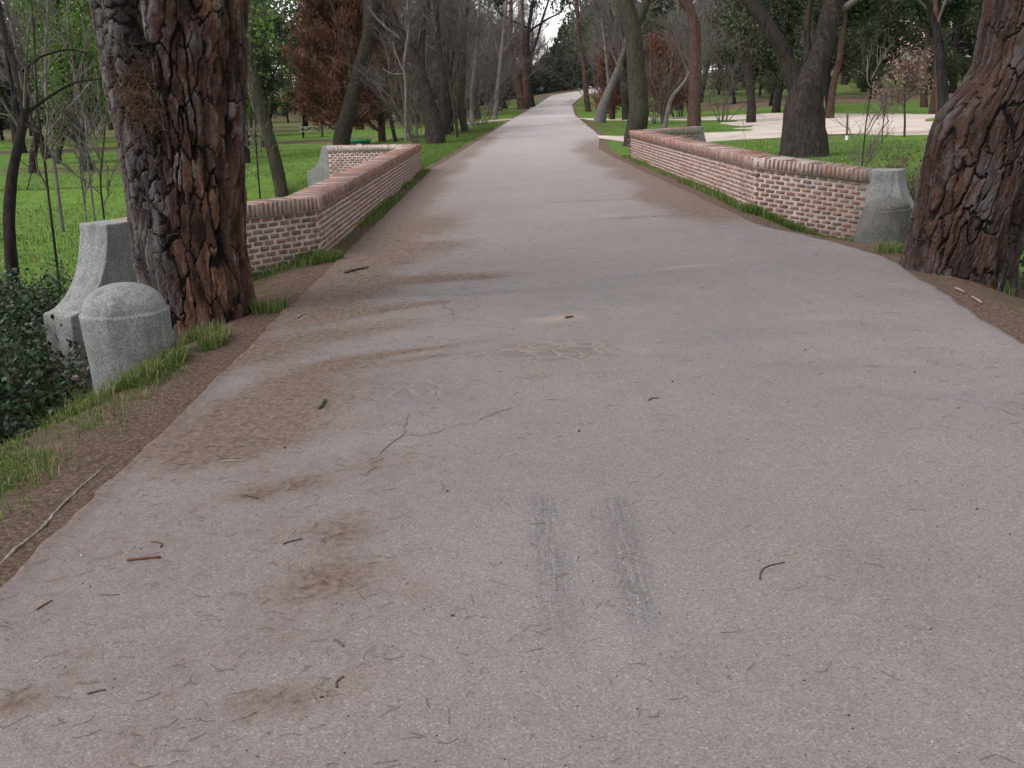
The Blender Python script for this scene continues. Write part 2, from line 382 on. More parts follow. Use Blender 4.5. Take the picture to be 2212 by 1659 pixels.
def mat_plate_bark():
    m = NT('plated_pine_bark', 0.92, 0.15); v = m.coord('Object', (1, 1, 0.45))
    p = m.attr('plate'); g = m.attr('gro'); o = m.attr('orange')
    grey = m.ramp(p, [(0.0, C3(0.036, 0.029, 0.028)), (0.45, C3(0.092, 0.075, 0.074)), (1.0, C3(0.215, 0.182, 0.182))])
    rust = m.ramp(p, [(0.0, C3(0.026, 0.016, 0.013)), (0.45, C3(0.092, 0.047, 0.033)), (1.0, C3(0.25, 0.138, 0.094))])
    of = m.mr(m.math('ADD', o, m.math('MULTIPLY', m.math('SUBTRACT', m.noise(v, 9, 5, 0.7), 0.5), 1.2)), 0.35, 0.65)
    c = m.mix(of, grey, rust)
    c = m.mix(m.mr(m.noise(v, 30, 5, 0.75), 0.45, 0.75, 0, 0.4), c, C3(0.045, 0.032, 0.030))
    c = m.mix(m.mr(m.noise(m.coord('Object', (1, 1, 0.6)), 60, 3, 0.6), 0.6, 0.75, 0, 0.4), c, C3(0.24, 0.20, 0.19))
    c = m.mix(m.mr(g, 0.15, 0.60), C3(0.014, 0.010, 0.009), c)
    m.color(c); m.bump(m.math('ADD', m.noise(v, 70, 5, 0.75), m.math('MULTIPLY', m.noise(v, 18, 4, 0.6), 1.0)), 0.8, 0.010); return m.m
def mat_bark(name, a, b, green=0.0, sc=1.0):
    m = NT(name, 0.95, 0.1); v = m.coord('Object', (1, 1, 0.16))
    n = m.noise(v, 16 * sc, 5, 0.65, 0.4); c = m.ramp(n, [(0.3, a), (0.68, b)])
    c = m.mix(m.mr(m.noise(m.coord('Object'), 2.2, 4, 0.6), 0.45, 0.7, 0, 0.4 + green), c, C3(0.05, 0.055, 0.03) if green else a)
    m.color(c); m.bump(n, 1.0, 0.06); return m.m
def mat_leaf(name, stops, trans=0.25, rough=0.7):
    m = NT(name, rough, 0.3); c = m.ramp(m.attr('rnd'), stops); m.color(c)
    if trans:
        tr = m.n('ShaderNodeBsdfTranslucent'); m.l(c, tr.inputs['Color']); mx = m.n('ShaderNodeMixShader'); mx.inputs[0].default_value = trans
        m.l(m.b.outputs[0], mx.inputs[1]); m.l(tr.outputs[0], mx.inputs[2]); m.l(mx.outputs[0], m.out.inputs['Surface'])
    return m.m
def mat_plain(name, a, b, sc=20, rough=0.8, bump=0.3, spec=0.2):
    m = NT(name, rough, spec); v = m.coord('Object'); n = m.noise(v, sc, 4, 0.65)
    m.color(m.ramp(n, [(0.3, a), (0.7, b)])); m.bump(n, bump, 0.005); return m.m

M = dict(
    road=mat_road(), ground=mat_ground(), path=mat_path(), mortar=mat_mortar(), brick=mat_brick('brick_face'), coping=mat_brick('coping_brick', True),
    granite=mat_granite(), granite_d=mat_granite('weathered_granite', 0.50), plate=mat_plate_bark(),
    bark=mat_bark('furrowed_bark', C3(0.014, 0.011, 0.010), C3(0.062, 0.049, 0.042)),
    bark_g=mat_bark('mossy_bark', C3(0.017, 0.015, 0.011), C3(0.065, 0.056, 0.042), 0.35),
    bark_grey=mat_bark('pale_grey_bark', C3(0.07, 0.062, 0.058), C3(0.19, 0.17, 0.16)),
    bark_red=mat_bark('reddish_pine_bark', C3(0.032, 0.020, 0.017), C3(0.115, 0.068, 0.055)),
    bark_dark=mat_bark('dark_bark', C3(0.012, 0.010, 0.010), C3(0.045, 0.038, 0.036)),
    twig=mat_plain('grey_brown_twigs', C3(0.062, 0.050, 0.044), C3(0.155, 0.130, 0.117), 3),
    twig_hazed=mat_plain('hazed_grey_twigs', C3(0.11, 0.095, 0.088), C3(0.24, 0.21, 0.195), 3),  # lightened twigs: haze over the far trees put into their colour
    twig_red=mat_plain('reddish_twigs', C3(0.085, 0.052, 0.043), C3(0.16, 0.10, 0.085), 3),
    pine=mat_leaf('pine_needles', [(0, C3(0.012, 0.026, 0.012)), (0.5, C3(0.026, 0.050, 0.022)), (1, C3(0.055, 0.085, 0.038))]),
    oak=mat_leaf('evergreen_leaves', [(0, C3(0.016, 0.024, 0.011)), (0.5, C3(0.042, 0.056, 0.026)), (1, C3(0.105, 0.115, 0.060))]),
    hazed_leaf=mat_leaf('hazed_foliage', [(0, C3(0.022, 0.030, 0.018)), (0.5, C3(0.055, 0.068, 0.042)), (1, C3(0.125, 0.135, 0.092))]),  # greyed lighter: distance haze painted into the leaf colour
    spring=mat_leaf('spring_leaves', [(0, C3(0.045, 0.085, 0.018)), (0.5, C3(0.10, 0.17, 0.035)), (1, C3(0.19, 0.28, 0.07))], 0.35),
    rust=mat_leaf('dead_conifer_sprays', [(0, C3(0.045, 0.028, 0.018)), (0.4, C3(0.135, 0.060, 0.042)), (0.8, C3(0.205, 0.088, 0.060)), (1, C3(0.26, 0.14, 0.10))], 0.15),
    pink=mat_leaf('dry_pink_leaves', [(0, C3(0.13, 0.075, 0.06)), (0.6, C3(0.27, 0.17, 0.14)), (1, C3(0.38, 0.27, 0.23))], 0.25),
    bramble=mat_leaf('bramble_leaves', [(0, C3(0.014, 0.028, 0.014)), (0.55, C3(0.030, 0.062, 0.026)), (0.9, C3(0.058, 0.10, 0.045)), (1, C3(0.16, 0.19, 0.15))], 0.15, 0.5),
    grass=mat_leaf('grass_blades', [(0, C3(0.050, 0.092, 0.015)), (0.5, C3(0.098, 0.160, 0.028)), (0.85, C3(0.155, 0.22, 0.052)), (0.93, C3(0.22, 0.19, 0.09)), (1, C3(0.34, 0.27, 0.15))], 0.3),
    needle=mat_leaf('fallen_needles', [(0, C3(0.07, 0.035, 0.02)), (0.6, C3(0.16, 0.09, 0.055)), (1, C3(0.36, 0.27, 0.17))], 0.0),
    stick=mat_plain('dead_wood', C3(0.045, 0.028, 0.020), C3(0.15, 0.10, 0.075), 40), stick_red=mat_plain('red_brown_stick', C3(0.075, 0.03, 0.018), C3(0.19, 0.085, 0.05), 40),
    stick_pale=mat_plain('bleached_root', C3(0.14, 0.11, 0.09), C3(0.36, 0.31, 0.27), 30), stick_green=mat_plain('green_twig', C3(0.04, 0.06, 0.02), C3(0.10, 0.13, 0.06), 40),
    pebble=mat_leaf('small_stones', [(0, C3(0.03, 0.022, 0.02)), (0.55, C3(0.08, 0.06, 0.05)), (0.8, C3(0.25, 0.22, 0.2)), (1, C3(0.55, 0.52, 0.5))], 0.0),
    wood=mat_plain('weathered_boards', C3(0.16, 0.15, 0.14), C3(0.34, 0.33, 0.31), 8), wood_d=mat_plain('dark_table_frame', C3(0.012, 0.016, 0.012), C3(0.03, 0.036, 0.03), 8),
    bin_green=mat_plain('green_bin_lid', C3(0.02, 0.20, 0.07), C3(0.04, 0.30, 0.11), 5, 0.5), bin_blue=mat_plain('dark_blue_bin_body', C3(0.03, 0.045, 0.07), C3(0.06, 0.08, 0.10), 5, 0.5),
    white=mat_plain('white_cloth', C3(0.75, 0.75, 0.75), C3(0.82, 0.82, 0.82), 5), blue=mat_plain('blue_cloth', C3(0.05, 0.08, 0.16), C3(0.07, 0.11, 0.2), 5),
    skin=mat_plain('skin', C3(0.4, 0.25, 0.18), C3(0.45, 0.28, 0.2), 5),
    moss=mat_plain('pale_crack_sand', C3(0.14, 0.11, 0.095), C3(0.21, 0.165, 0.14), 60),
)
# ------------------------------------------------------------------ ground sheet
def axis_pts(spans):
    out = []
    for a, b, st in spans: out.append(np.arange(a, b, st))
    return np.concatenate(out + [[spans[-1][1]]])
gx = axis_pts([(-900, -200, 100), (-200, -60, 10), (-60, -20, 2), (-20, -8, 0.4), (-8, 6, 0.09), (6, 20, 0.4), (20, 60, 2), (60, 200, 10), (200, 900, 100)])
gy = axis_pts([(-60, 0, 5), (0, 14, 0.09), (14, 30, 0.25), (30, 70, 0.8), (70, 180, 2.5), (180, 400, 15), (400, 1600, 120)])
X, Y = np.meshgrid(gx, gy); 
inroad = (X > xl(Y) + 0.12) & (X < xr(Y) - 0.12)
Z = zs(X, Y) - np.where(inroad, 0.06, 0.0)
Z += 0.015 * (fbm(X * 9, Y * 9, 21, 3) - 0.5) * np.where(inroad, 0, 1) * (np.abs(X) < 8) * (Y < 16)
DL = xl(Y) - X; DR = X - xr(Y)
edge = np.maximum(DL, DR)
soil = 1 - smooth(0.18, 0.48, edge + 0.35 * (fbm(X * 0.9, Y * 0.9, 31) - 0.5))
soil *= np.where(Y > 26, 0.85 * (1 - smooth(0.2, 0.9, edge)), 1)
# bare soil round the pine trunks
for cx, cy, rr in ((-2.62, 8.1, 1.05), (3.95, 8.6, 1.3)):
    soil = np.maximum(soil, 1 - smooth(rr * 0.6, rr * 1.15, np.hypot(X - cx, Y - cy) + 0.4 * (fbm(X * 1.6, Y * 1.6, 37) - 0.5)))
soil = np.where((Y < 7.0) & (DL > 0), np.maximum(soil, 0.62 * (1 - smooth(0.35, 0.85, DL + 0.7 * (fbm(X * 1.3, Y * 1.3, 33) - 0.5)))), soil)
lit = 0.55 * smooth(0.52, 0.68, fbm(X * 0.05, Y * 0.09, 41)) * smooth(26, 40, Y)
lit = np.maximum(lit, 0.8 * smooth(0.4, 1.0, np.exp(-((Y - 66) / 7) ** 2) * (X < -8)))
lit = np.maximum(lit, (0.85 * smooth(68, 74, Y - 0.1 * X) * (1 - 0.45 * smooth(84, 92, Y)) * smooth(6, 12, DR)))
lit = np.maximum(lit, 0.6 * smooth(78, 95, Y) * (DL > 6))
lit = np.maximum(lit, 0.7 * smooth(95, 140, Y))
lit = np.maximum(lit, 0.52 * (1 - smooth(9, 12.5, Y)) * (edge < 4) + 0.45 * (1 - smooth(0.2, 1.2, edge)) * (Y < 27))
ny, nx = X.shape
i = (np.arange(ny - 1)[:, None] * nx + np.arange(nx - 1)[None, :])
Fq = np.stack([i, i + 1, i + nx + 1, i + nx], -1).reshape(-1, 4)
me = mesh_np('ground', np.stack([X, Y, Z], -1), Fq, dict(soil=soil.ravel(), litter=lit.ravel()), True)
tag(link('ground', me, M['ground']), kind='structure')

# ------------------------------------------------------------------ road
ry = [1.0]
while ry[-1] < 230: ry.append(ry[-1] + max(0.026, min(1.5, (ry[-1] - 2) * 0.0055)))
ry = np.concatenate([np.arange(-6, 1.0, 0.5), ry]); NC = 190
U = np.linspace(0, 1, NC)
RY, RU = np.meshgrid(ry, U, indexing='ij')
_wl = 0.016 * (fbm(ry * 1.7, ry * 0, 51) - 0.5) * 2 + 0.03 * (vnoise(ry * 7, ry * 0, 52) - 0.5)
_wr = 0.025 * (fbm(ry * 1.5, ry * 0, 53) - 0.5) * 2 + 0.03 * (vnoise(ry * 7, ry * 0, 54) - 0.5)
RX = (xl(RY) + _wl[:, None]) * (1 - RU) + (xr(RY) + _wr[:, None]) * RU
RZ = zroad(RX, RY) + 0.012
def blob(a, b, ra, rb, rot=0.0, pw=1.0):
    """soft ellipse on the road: centre measured in the view, radii in metres"""
    p = atz(a, b, 0.05); dx = RX - p[0]; dy = RY - p[1]; c_, s_ = cos(rot), sin(rot)
    u = (dx * c_ + dy * s_) / ra; v = (-dx * s_ + dy * c_) / rb
    return np.exp(-(u * u + v * v) ** pw)
# heaves over roots
RZ += 0.050 * blob(1010, 660, 1.5, 0.34, 0.05) + 0.04 * blob(820, 655, 0.6, 0.3, 0.1) + 0.055 * blob(1080, 800, 0.85, 0.5) + 0.035 * blob(800, 870, 0.45, 0.45)
RZ += 0.03 * blob(1600, 590, 1.0, 0.35) + 0.03 * blob(1560, 740, 0.6, 0.3) + 0.018 * (fbm(RX * 0.9, RY * 0.9, 61) - 0.5)
RZ += 0.005 * (fbm(RX * 5, RY * 5, 62) - 0.5)
dirt = np.zeros_like(RX)
eL = RX - xl(RY); eR = xr(RY) - RX
wv = fbm(RX * 0.9, RY * 0.45, 71)
dirt += (1 - smooth(0.0, 0.75, eL - 0.5 * wv)) * smooth(6.4, 8.5, RY) * (1 - smooth(40, 60, RY)) * 0.85
dirt += (1 - smooth(0.0, 0.85, eR - 0.55 * wv)) * smooth(11, 13.5, RY) * (1 - smooth(33, 42, RY)) * 0.8
dirt += 0.20 * (1 - smooth(0.6, 3.0, eL)) + 0.10 * (1 - smooth(0.3, 1.6, eR))
dirt += (1 - smooth(0.0, 0.10, eL)) * 0.4 * (RY < 9) + (1 - smooth(0.0, 0.06, eR)) * 0.3
for a, b, ra, rb, ro, st in ((545, 905, 0.42, 0.36, 0.5, 0.95), (620, 850, 0.4, 0.25, 0.7, 0.8), (690, 795, 0.45, 0.16, 0.75, 0.8), (850, 760, 0.55, 0.07, 0.35, 0.7), (470, 960, 0.30, 0.22, 0.3, 0.75),
                             (880, 600, 0.8, 0.2, 0.05, 0.85), (640, 640, 0.7, 0.35, 0.5, 0.85), (930, 530, 0.5, 0.45, 0.2, 0.65), (880, 670, 0.35, 0.05, 0.3, 0.6), (760, 680, 0.5, 0.1, 0.3, 0.4),
                             (700, 720, 0.9, 0.22, 0.5, 0.45), (820, 560, 0.6, 0.5, 0.2, 0.5), (1000, 600, 0.5, 0.12, 0, 0.4), (560, 760, 0.35, 0.3, 0.6, 0.5), (1250, 820, 0.4, 0.06, 0.1, 0.35), (900, 780, 0.4, 0.12, 0.3, 0.35), (780, 1000, 0.25, 0.2, 0.5, 0.25),
                             (745, 1130, 0.14, 0.15, 0.3, 0.36), (715, 1240, 0.20, 0.12, 0.6, 0.40), (590, 1505, 0.13, 0.08, 0.1, 0.42), (730, 1185, 0.10, 0.3, -0.1, 0.28), (620, 1350, 0.4, 0.4, 0.3, 0.14), (640, 1040, 0.16, 0.1, 0.2, 0.5), (540, 1060, 0.1, 0.08, 0, 0.5),
                             (1370, 475, 0.55, 0.14, 0, 0.45), (1270, 438, 0.6, 0.2, 0, 0.45), (950, 480, 0.35, 1.3, 0.0, 0.6), (1450, 430, 0.5, 1.6, 0.0, 0.35), (300, 1180, 0.15, 0.12, 0, 0.25), (20, 1500, 0.08, 0.06, 0, 0.5)):
    dirt += st * blob(a, b, ra, rb, ro)
sand = 0.5 * blob(1470, 590, 0.7, 0.22) + 0.55 * blob(1200, 690, 0.35, 0.22, 0.2) + 0.35 * blob(1750, 700, 0.7, 0.3) + 0.4 * blob(1380, 770, 0.18, 0.25) + 0.4 * blob(1900, 800, 0.5, 0.2) + 0.4 * blob(1300, 470, 1.2, 0.6) + 0.3 * blob(1450, 850, 0.5, 0.2)
worn = 0.9 * blob(980, 640, 1.2, 0.16, 0.05) + 0.9 * blob(1560, 740, 0.42, 0.16) + 0.7 * blob(1390, 605, 0.6, 0.13) + 0.7 * blob(1800, 800, 0.4, 0.12, -0.3) + 0.8 * blob(760, 830, 0.3, 0.2, 0.4) + 0.7 * blob(870, 870, 0.35, 0.14) + 0.6 * blob(1330, 655, 0.5, 0.2) + 0.5 * blob(2050, 880, 0.6, 0.1, -0.4)
worn += 0.9 * (1 - smooth(0.03, 0.16, eL)) * (RY < 9) + 0.5 * (1 - smooth(0.03, 0.2, eR)) * (RY < 9) + 0.25 * smooth(0.5, 0.7, fbm(RX * 0.7, RY * 0.5, 77)) * (RY < 12)
craz = np.clip(1.2 * blob(1190, 770, 0.42, 0.36, 0, 2.0) + 0.6 * blob(900, 850, 0.35, 0.2, 0.3, 1.5), 0, 1)
def streak(a0, b0, a1, b1, w):
    p = atz(a0, b0, 0.06); q = atz(a1, b1, 0.06); t = np.clip((RY - q[1]) / (p[1] - q[1]), -0.4, 1.4)
    xc = q[0] + (p[0] - q[0]) * t
    k = smooth(-0.35, 0.1, t) * (1 - smooth(0.93, 1.05, t))
    return np.exp(-(np.abs(RX - xc) / w) ** 3.0) * k
scf = np.clip(streak(1172, 1065, 1205, 1310, 0.062) + streak(1325, 1070, 1385, 1310, 0.066), 0, 1)
dust_sheen = 0.80 * smooth(7, 58, RY) * (0.6 + 0.4 * fbm(RX * 0.5, RY * 0.1, 81)) * (1 - 0.75 * np.clip(dirt, 0, 1))
nr, nc = RX.shape
i = (np.arange(nr - 1)[:, None] * nc + np.arange(nc - 1)[None, :])
Fq = np.stack([i, i + 1, i + nc + 1, i + nc], -1).reshape(-1, 4)
V = np.stack([RX, RY, RZ], -1).reshape(-1, 3)
# broken edge of the tarmac: a skirt 6 cm down
lo = np.arange(nr) * nc; ro = lo + nc - 1
SK = np.concatenate([V[lo] + np.array([-0.02, 0, -0.07]), V[ro] + np.array([0.02, 0, -0.07])]); b0 = len(V)
j = np.arange(nr - 1)
F2 = np.stack([b0 + j, lo[:-1], lo[1:], b0 + j + 1], 1); F3 = np.stack([ro[:-1], b0 + nr + j, b0 + nr + j + 1, ro[1:]], 1)
def ext(a): return np.concatenate([a.ravel(), a.ravel()[lo], a.ravel()[ro]])
me = mesh_np('road', np.concatenate([V, SK]), [np.concatenate([Fq, F2, F3])], dict(dirt=ext(dirt), sand=ext(sand), worn=ext(worn), crazed=ext(craz), scuff=ext(scf), dust_sheen=ext(dust_sheen)), True)
road = tag(link('road', me, M['road']), kind='structure')
from bisect import bisect_left
def zrd(x, y):
    """height of the tarmac surface"""
    k = min(max(bisect_left(list(ry), y), 0), nr - 1)
    return float(np.interp(x, RX[k], RZ[k]))
# long sand-filled cracks in the tarmac
def crack(pts, w):
    P = [atz(a, b, 0.03)[:2] for a, b in pts]; P = np.array(P); out = []
    for a, b in zip(P[:-1], P[1:]):
        n = max(3, int(np.hypot(*(b - a)) / 0.045)); t = np.linspace(0, 1, n, endpoint=False)[:, None]; out.append(a + (b - a) * t)
    Q = np.concatenate(out + [P[-1:]]); Q = Q + rng.normal(0, 0.016, Q.shape)
    d = np.gradient(Q, axis=0); d /= np.linalg.norm(d, axis=1, keepdims=True) + 1e-9; nrm = np.stack([-d[:, 1], d[:, 0]], 1)
    ww = w * rng.uniform(0.25, 1.3, len(Q))[:, None]; ww[0] = ww[-1] = 0.001
    A, B = Q + nrm * ww, Q - nrm * ww
    V = np.array([(p[0], p[1], zrd(*p) + 0.004) for p in np.concatenate([A, B])]); n = len(Q); k = np.arange(n - 1)
    link('crack', mesh_np('crack', V, np.stack([k, k + 1, n + k + 1, n + k], 1)), M['moss'], road)
crack([(885, 905), (870, 945), (830, 985), (800, 1030)], 0.004)
crack([(1130, 880), (1040, 915), (960, 935), (905, 948), (885, 945)], 0.003)
crack([(930, 655), (975, 680), (985, 700)], 0.003)
crack([(2212, 930), (2130, 905), (2050, 885)], 0.003)

# ------------------------------------------------------------------ sandy paths
def path_strip(name, pts, w, nx=9, side=0):
    """pts: view positions on the ground"""
    P = np.array([hit(a, b)[0][:2] for a, b in pts]); d = np.hypot(*np.diff(P, axis=0).T); s = np.concatenate([[0], np.cumsum(d)])
    q = np.linspace(0, s[-1], max(8, int(s[-1] / 0.7))); Q = np.stack([np.interp(q, s, P[:, 0]), np.interp(q, s, P[:, 1])], 1)
    for _ in range(6): Q[1:-1] = (Q[:-2] + Q[1:-1] * 2 + Q[2:]) / 4
    t = np.gradient(Q, axis=0); t /= np.linalg.norm(t, axis=1, keepdims=True); n = np.stack([-t[:, 1], t[:, 0]], 1)
    W_ = np.interp(q / s[-1], np.linspace(0, 1, len(w)), w)
    u = np.linspace(-1, 1, nx)
    wob = 1 + 0.35 * (np.stack([vnoise(q * 0.5, q * 0 + 3), vnoise(q * 0.5, q * 0 + 9)], 1) - 0.5)
    off = np.where(u[None, :] < 0, u[None, :] * wob[:, :1], u[None, :] * wob[:, 1:]) * W_[:, None] / 2
    XY = Q[:, None, :] + n[:, None, :] * off[:, :, None]
    if side > 0: XY[..., 0] = np.maximum(XY[..., 0], xr(XY[..., 1]) - 0.06)
    if side < 0: XY[..., 0] = np.minimum(XY[..., 0], xl(XY[..., 1]) + 0.06)
    Zp = zs(XY[..., 0], XY[..., 1]) + 0.030 - 0.06 * np.abs(u)[None, :] ** 8
    V = np.concatenate([XY, Zp[..., None]], -1); m_, k_ = V.shape[:2]
    i = (np.arange(m_ - 1)[:, None] * k_ + np.arange(k_ - 1)[None, :])
    tag(link(name, mesh_np(name, V.reshape(-1, 3), np.stack([i, i + 1, i + k_ + 1, i + k_], -1).reshape(-1, 4), None, True), M['path']), kind='structure')
path_strip('path', [(1302, 302), (1400, 301), (1545, 295), (1690, 288), (1830, 281), (2030, 274), (2200, 268)], [9.0, 7.0, 5.5, 5.5, 10.0, 12.0, 10.0], side=1)
path_strip('path', [(1800, 292), (1806, 275), (1812, 255)], [6.0, 9.0, 10.0])
path_strip('path', [(1240, 257), (1330, 257), (1480, 257), (1640, 252), (1760, 250), (1840, 262)], [5.5, 5.5, 5.5, 8.0, 13.0, 11.0], side=1)
path_strip('path', [(1118, 257), (1060, 262), (1010, 266)], [2.4, 2.0, 1.6], side=-1)
path_strip('path', [(1910, 249), (2010, 249), (2120, 250)], [1.0, 0.8, 1.0])

# ------------------------------------------------------------------ brick parapets
def chamfer_box(sx, sy, sz, c, j, g):
    """box with chamfered edges, jittered: 24 verts"""
    V = []
    for x in (-1, 1):
        for y in (-1, 1):
            for z in (-1, 1):
                V += [(x * sx, y * (sy - c), z * (sz - c)), (x * (sx - c), y * sy, z * (sz - c)), (x * (sx - c), y * (sy - c), z * sz)]
    V = np.array(V) / 2 + g.normal(0, j, (24, 3))
    bm = bmesh.new()
    for v in V: bm.verts.new(v)
    r = bmesh.ops.convex_hull(bm, input=bm.verts)
    bm.verts.ensure_lookup_table(); bm.verts.index_update()
    F = np.array([[v.index for v in f.verts] for f in bm.faces if len(f.verts) == 3])
    V = np.array([v.co[:] for v in bm.verts]); bm.free()
    return V, F
COURSE, PITCH, BH, BW = 0.061, 0.142, 0.041, 0.113
CP, CT, CHT, CD = 0.058, 0.035, 0.135, 0.40
WALL_T = 0.36
g2 = np.random.default_rng(11)
def variants(n, sx, sy, sz, c, j):
    out = []
    for k in range(n):
        V, F = chamfer_box(sx * g2.uniform(0.93, 1.05), sy, sz * g2.uniform(0.9, 1.06), c * g2.uniform(0.8, 1.5), j, g2)
        out.append((V, F, g2.uniform(0, 1)))
    return out
VB = variants(28, BW, 0.06, BH, 0.007, 0.0018)
VC = variants(26, CT, CD, CHT, 0.009, 0.0025)
MEB = [mesh_np('brick', V, F, dict(rnd=np.full(len(V), r))) for V, F, r in VB]
MEC = [mesh_np('coping_brick', V, F, dict(rnd=np.full(len(V), r))) for V, F, r in VC]
for m_ in MEB: m_.materials.append(M['brick'])
for m_ in MEC: m_.materials.append(M['coping'])
def resample(P, ds):
    P = np.array(P); d = np.hypot(*np.diff(P, axis=0).T); s = np.concatenate([[0], np.cumsum(d)])
    q = (np.arange(int(s[-1] / ds)) + 0.5) * ds
    global LASTQ; LASTQ = q / s[-1]
    pos = np.stack([np.interp(q, s, P[:, 0]), np.interp(q, s, P[:, 1])], 1)
    k = np.clip(np.searchsorted(s, q) - 1, 0, len(d) - 1); t = (np.diff(P, axis=0) / d[:, None])[k]
    return pos, t
def offset_line(P, o):
    """offset a polyline to its left by o (mitred)"""
    P = np.array(P); t = np.diff(P, axis=0); t /= np.linalg.norm(t, axis=1, keepdims=True); n = np.stack([-t[:, 1], t[:, 0]], 1)
    out = [P[0] + n[0] * o]
    for k in range(1, len(P) - 1):
        m = n[k - 1] + n[k]; m /= np.linalg.norm(m); out.append(P[k] + m * o / max(0.35, m @ n[k]))
    return np.array(out + [P[-1] + n[-1] * o])
def prism(P, o0, o1, z0, z1):
    """solid along polyline between two offsets"""
    A = offset_line(P, o0); B = offset_line(P, o1); n = len(A)
    z0 = np.broadcast_to(z0, n); z1 = np.broadcast_to(z1, n)
    V = np.concatenate([np.c_[A, z0], np.c_[A, z1], np.c_[B, z1], np.c_[B, z0]]); k = np.arange(n - 1)
    F = []
    for a, b in ((0, 1), (1, 2), (2, 3), (3, 0)): F.append(np.stack([a * n + k, a * n + k + 1, b * n + k + 1, b * n + k], 1))
    F.append(np.array([[0, n, 2 * n, 3 * n]])); F.append(np.array([[n - 1, 4 * n - 1, 3 * n - 1, 2 * n - 1]]))
    return V, np.concatenate(F)
def pier_stone(P0, t, nside, ztop, z_end, drop, lead, zbot, foot, parent, thick=WALL_T + 0.02, name='end_stone', proud=0.012):
    """granite end block: flat top, concave sweep falling away along t, vertical nose below"""
    prof = [(-0.02, zbot), (-0.02, ztop + 0.004), (foot, ztop + 0.004)]
    K = 12
    for k in range(1, K + 1):
        a = k / K * pi / 2
        prof.append((foot + lead * (1 - cos(a)) ** 0.92, ztop + 0.004 - drop * sin(a) ** 1.05))
    prof += [(foot + lead + 0.004, ztop - drop - 0.03), (foot + lead + 0.01, z_end), (foot + lead - 0.01, zbot)]
    bm = bmesh.new(); fr, bk = [], []
    n = np.array(nside); t = np.array(t)
    for e, z in prof:
        b = np.array(P0) + t * e; f_ = b + n * proud; k_ = b - n * (thick - proud)
        fr.append(bm.verts.new((f_[0], f_[1], z))); bk.append(bm.verts.new((k_[0], k_[1], z)))
    m = len(prof)
    bm.faces.new(fr); bm.faces.new(bk[::-1])
    for k in range(m): bm.faces.new((fr[k], bk[k], bk[(k + 1) % m], fr[(k + 1) % m]))
    bmesh.ops.recalc_face_normals(bm, faces=bm.faces)
    ed = [e for e in bm.edges if e.calc_face_angle(0) > 0.5]
    bmesh.ops.bevel(bm, geom=ed, offset=0.016, segments=2, affect='EDGES', profile=0.6)
    for v in bm.verts:
        v.co += Vector(g2.normal(0, 0.0012, 3)) - Vector(parent.location)
    bmesh.ops.triangulate(bm, faces=[f for f in bm.faces if len(f.verts) > 4])
    me = bpy.data.meshes.new(name); bm.to_mesh(me); bm.free(); me.materials.append(M['granite'])
    o = bpy.data.objects.new(name, me); COL.objects.link(o); o.parent = parent
    return o
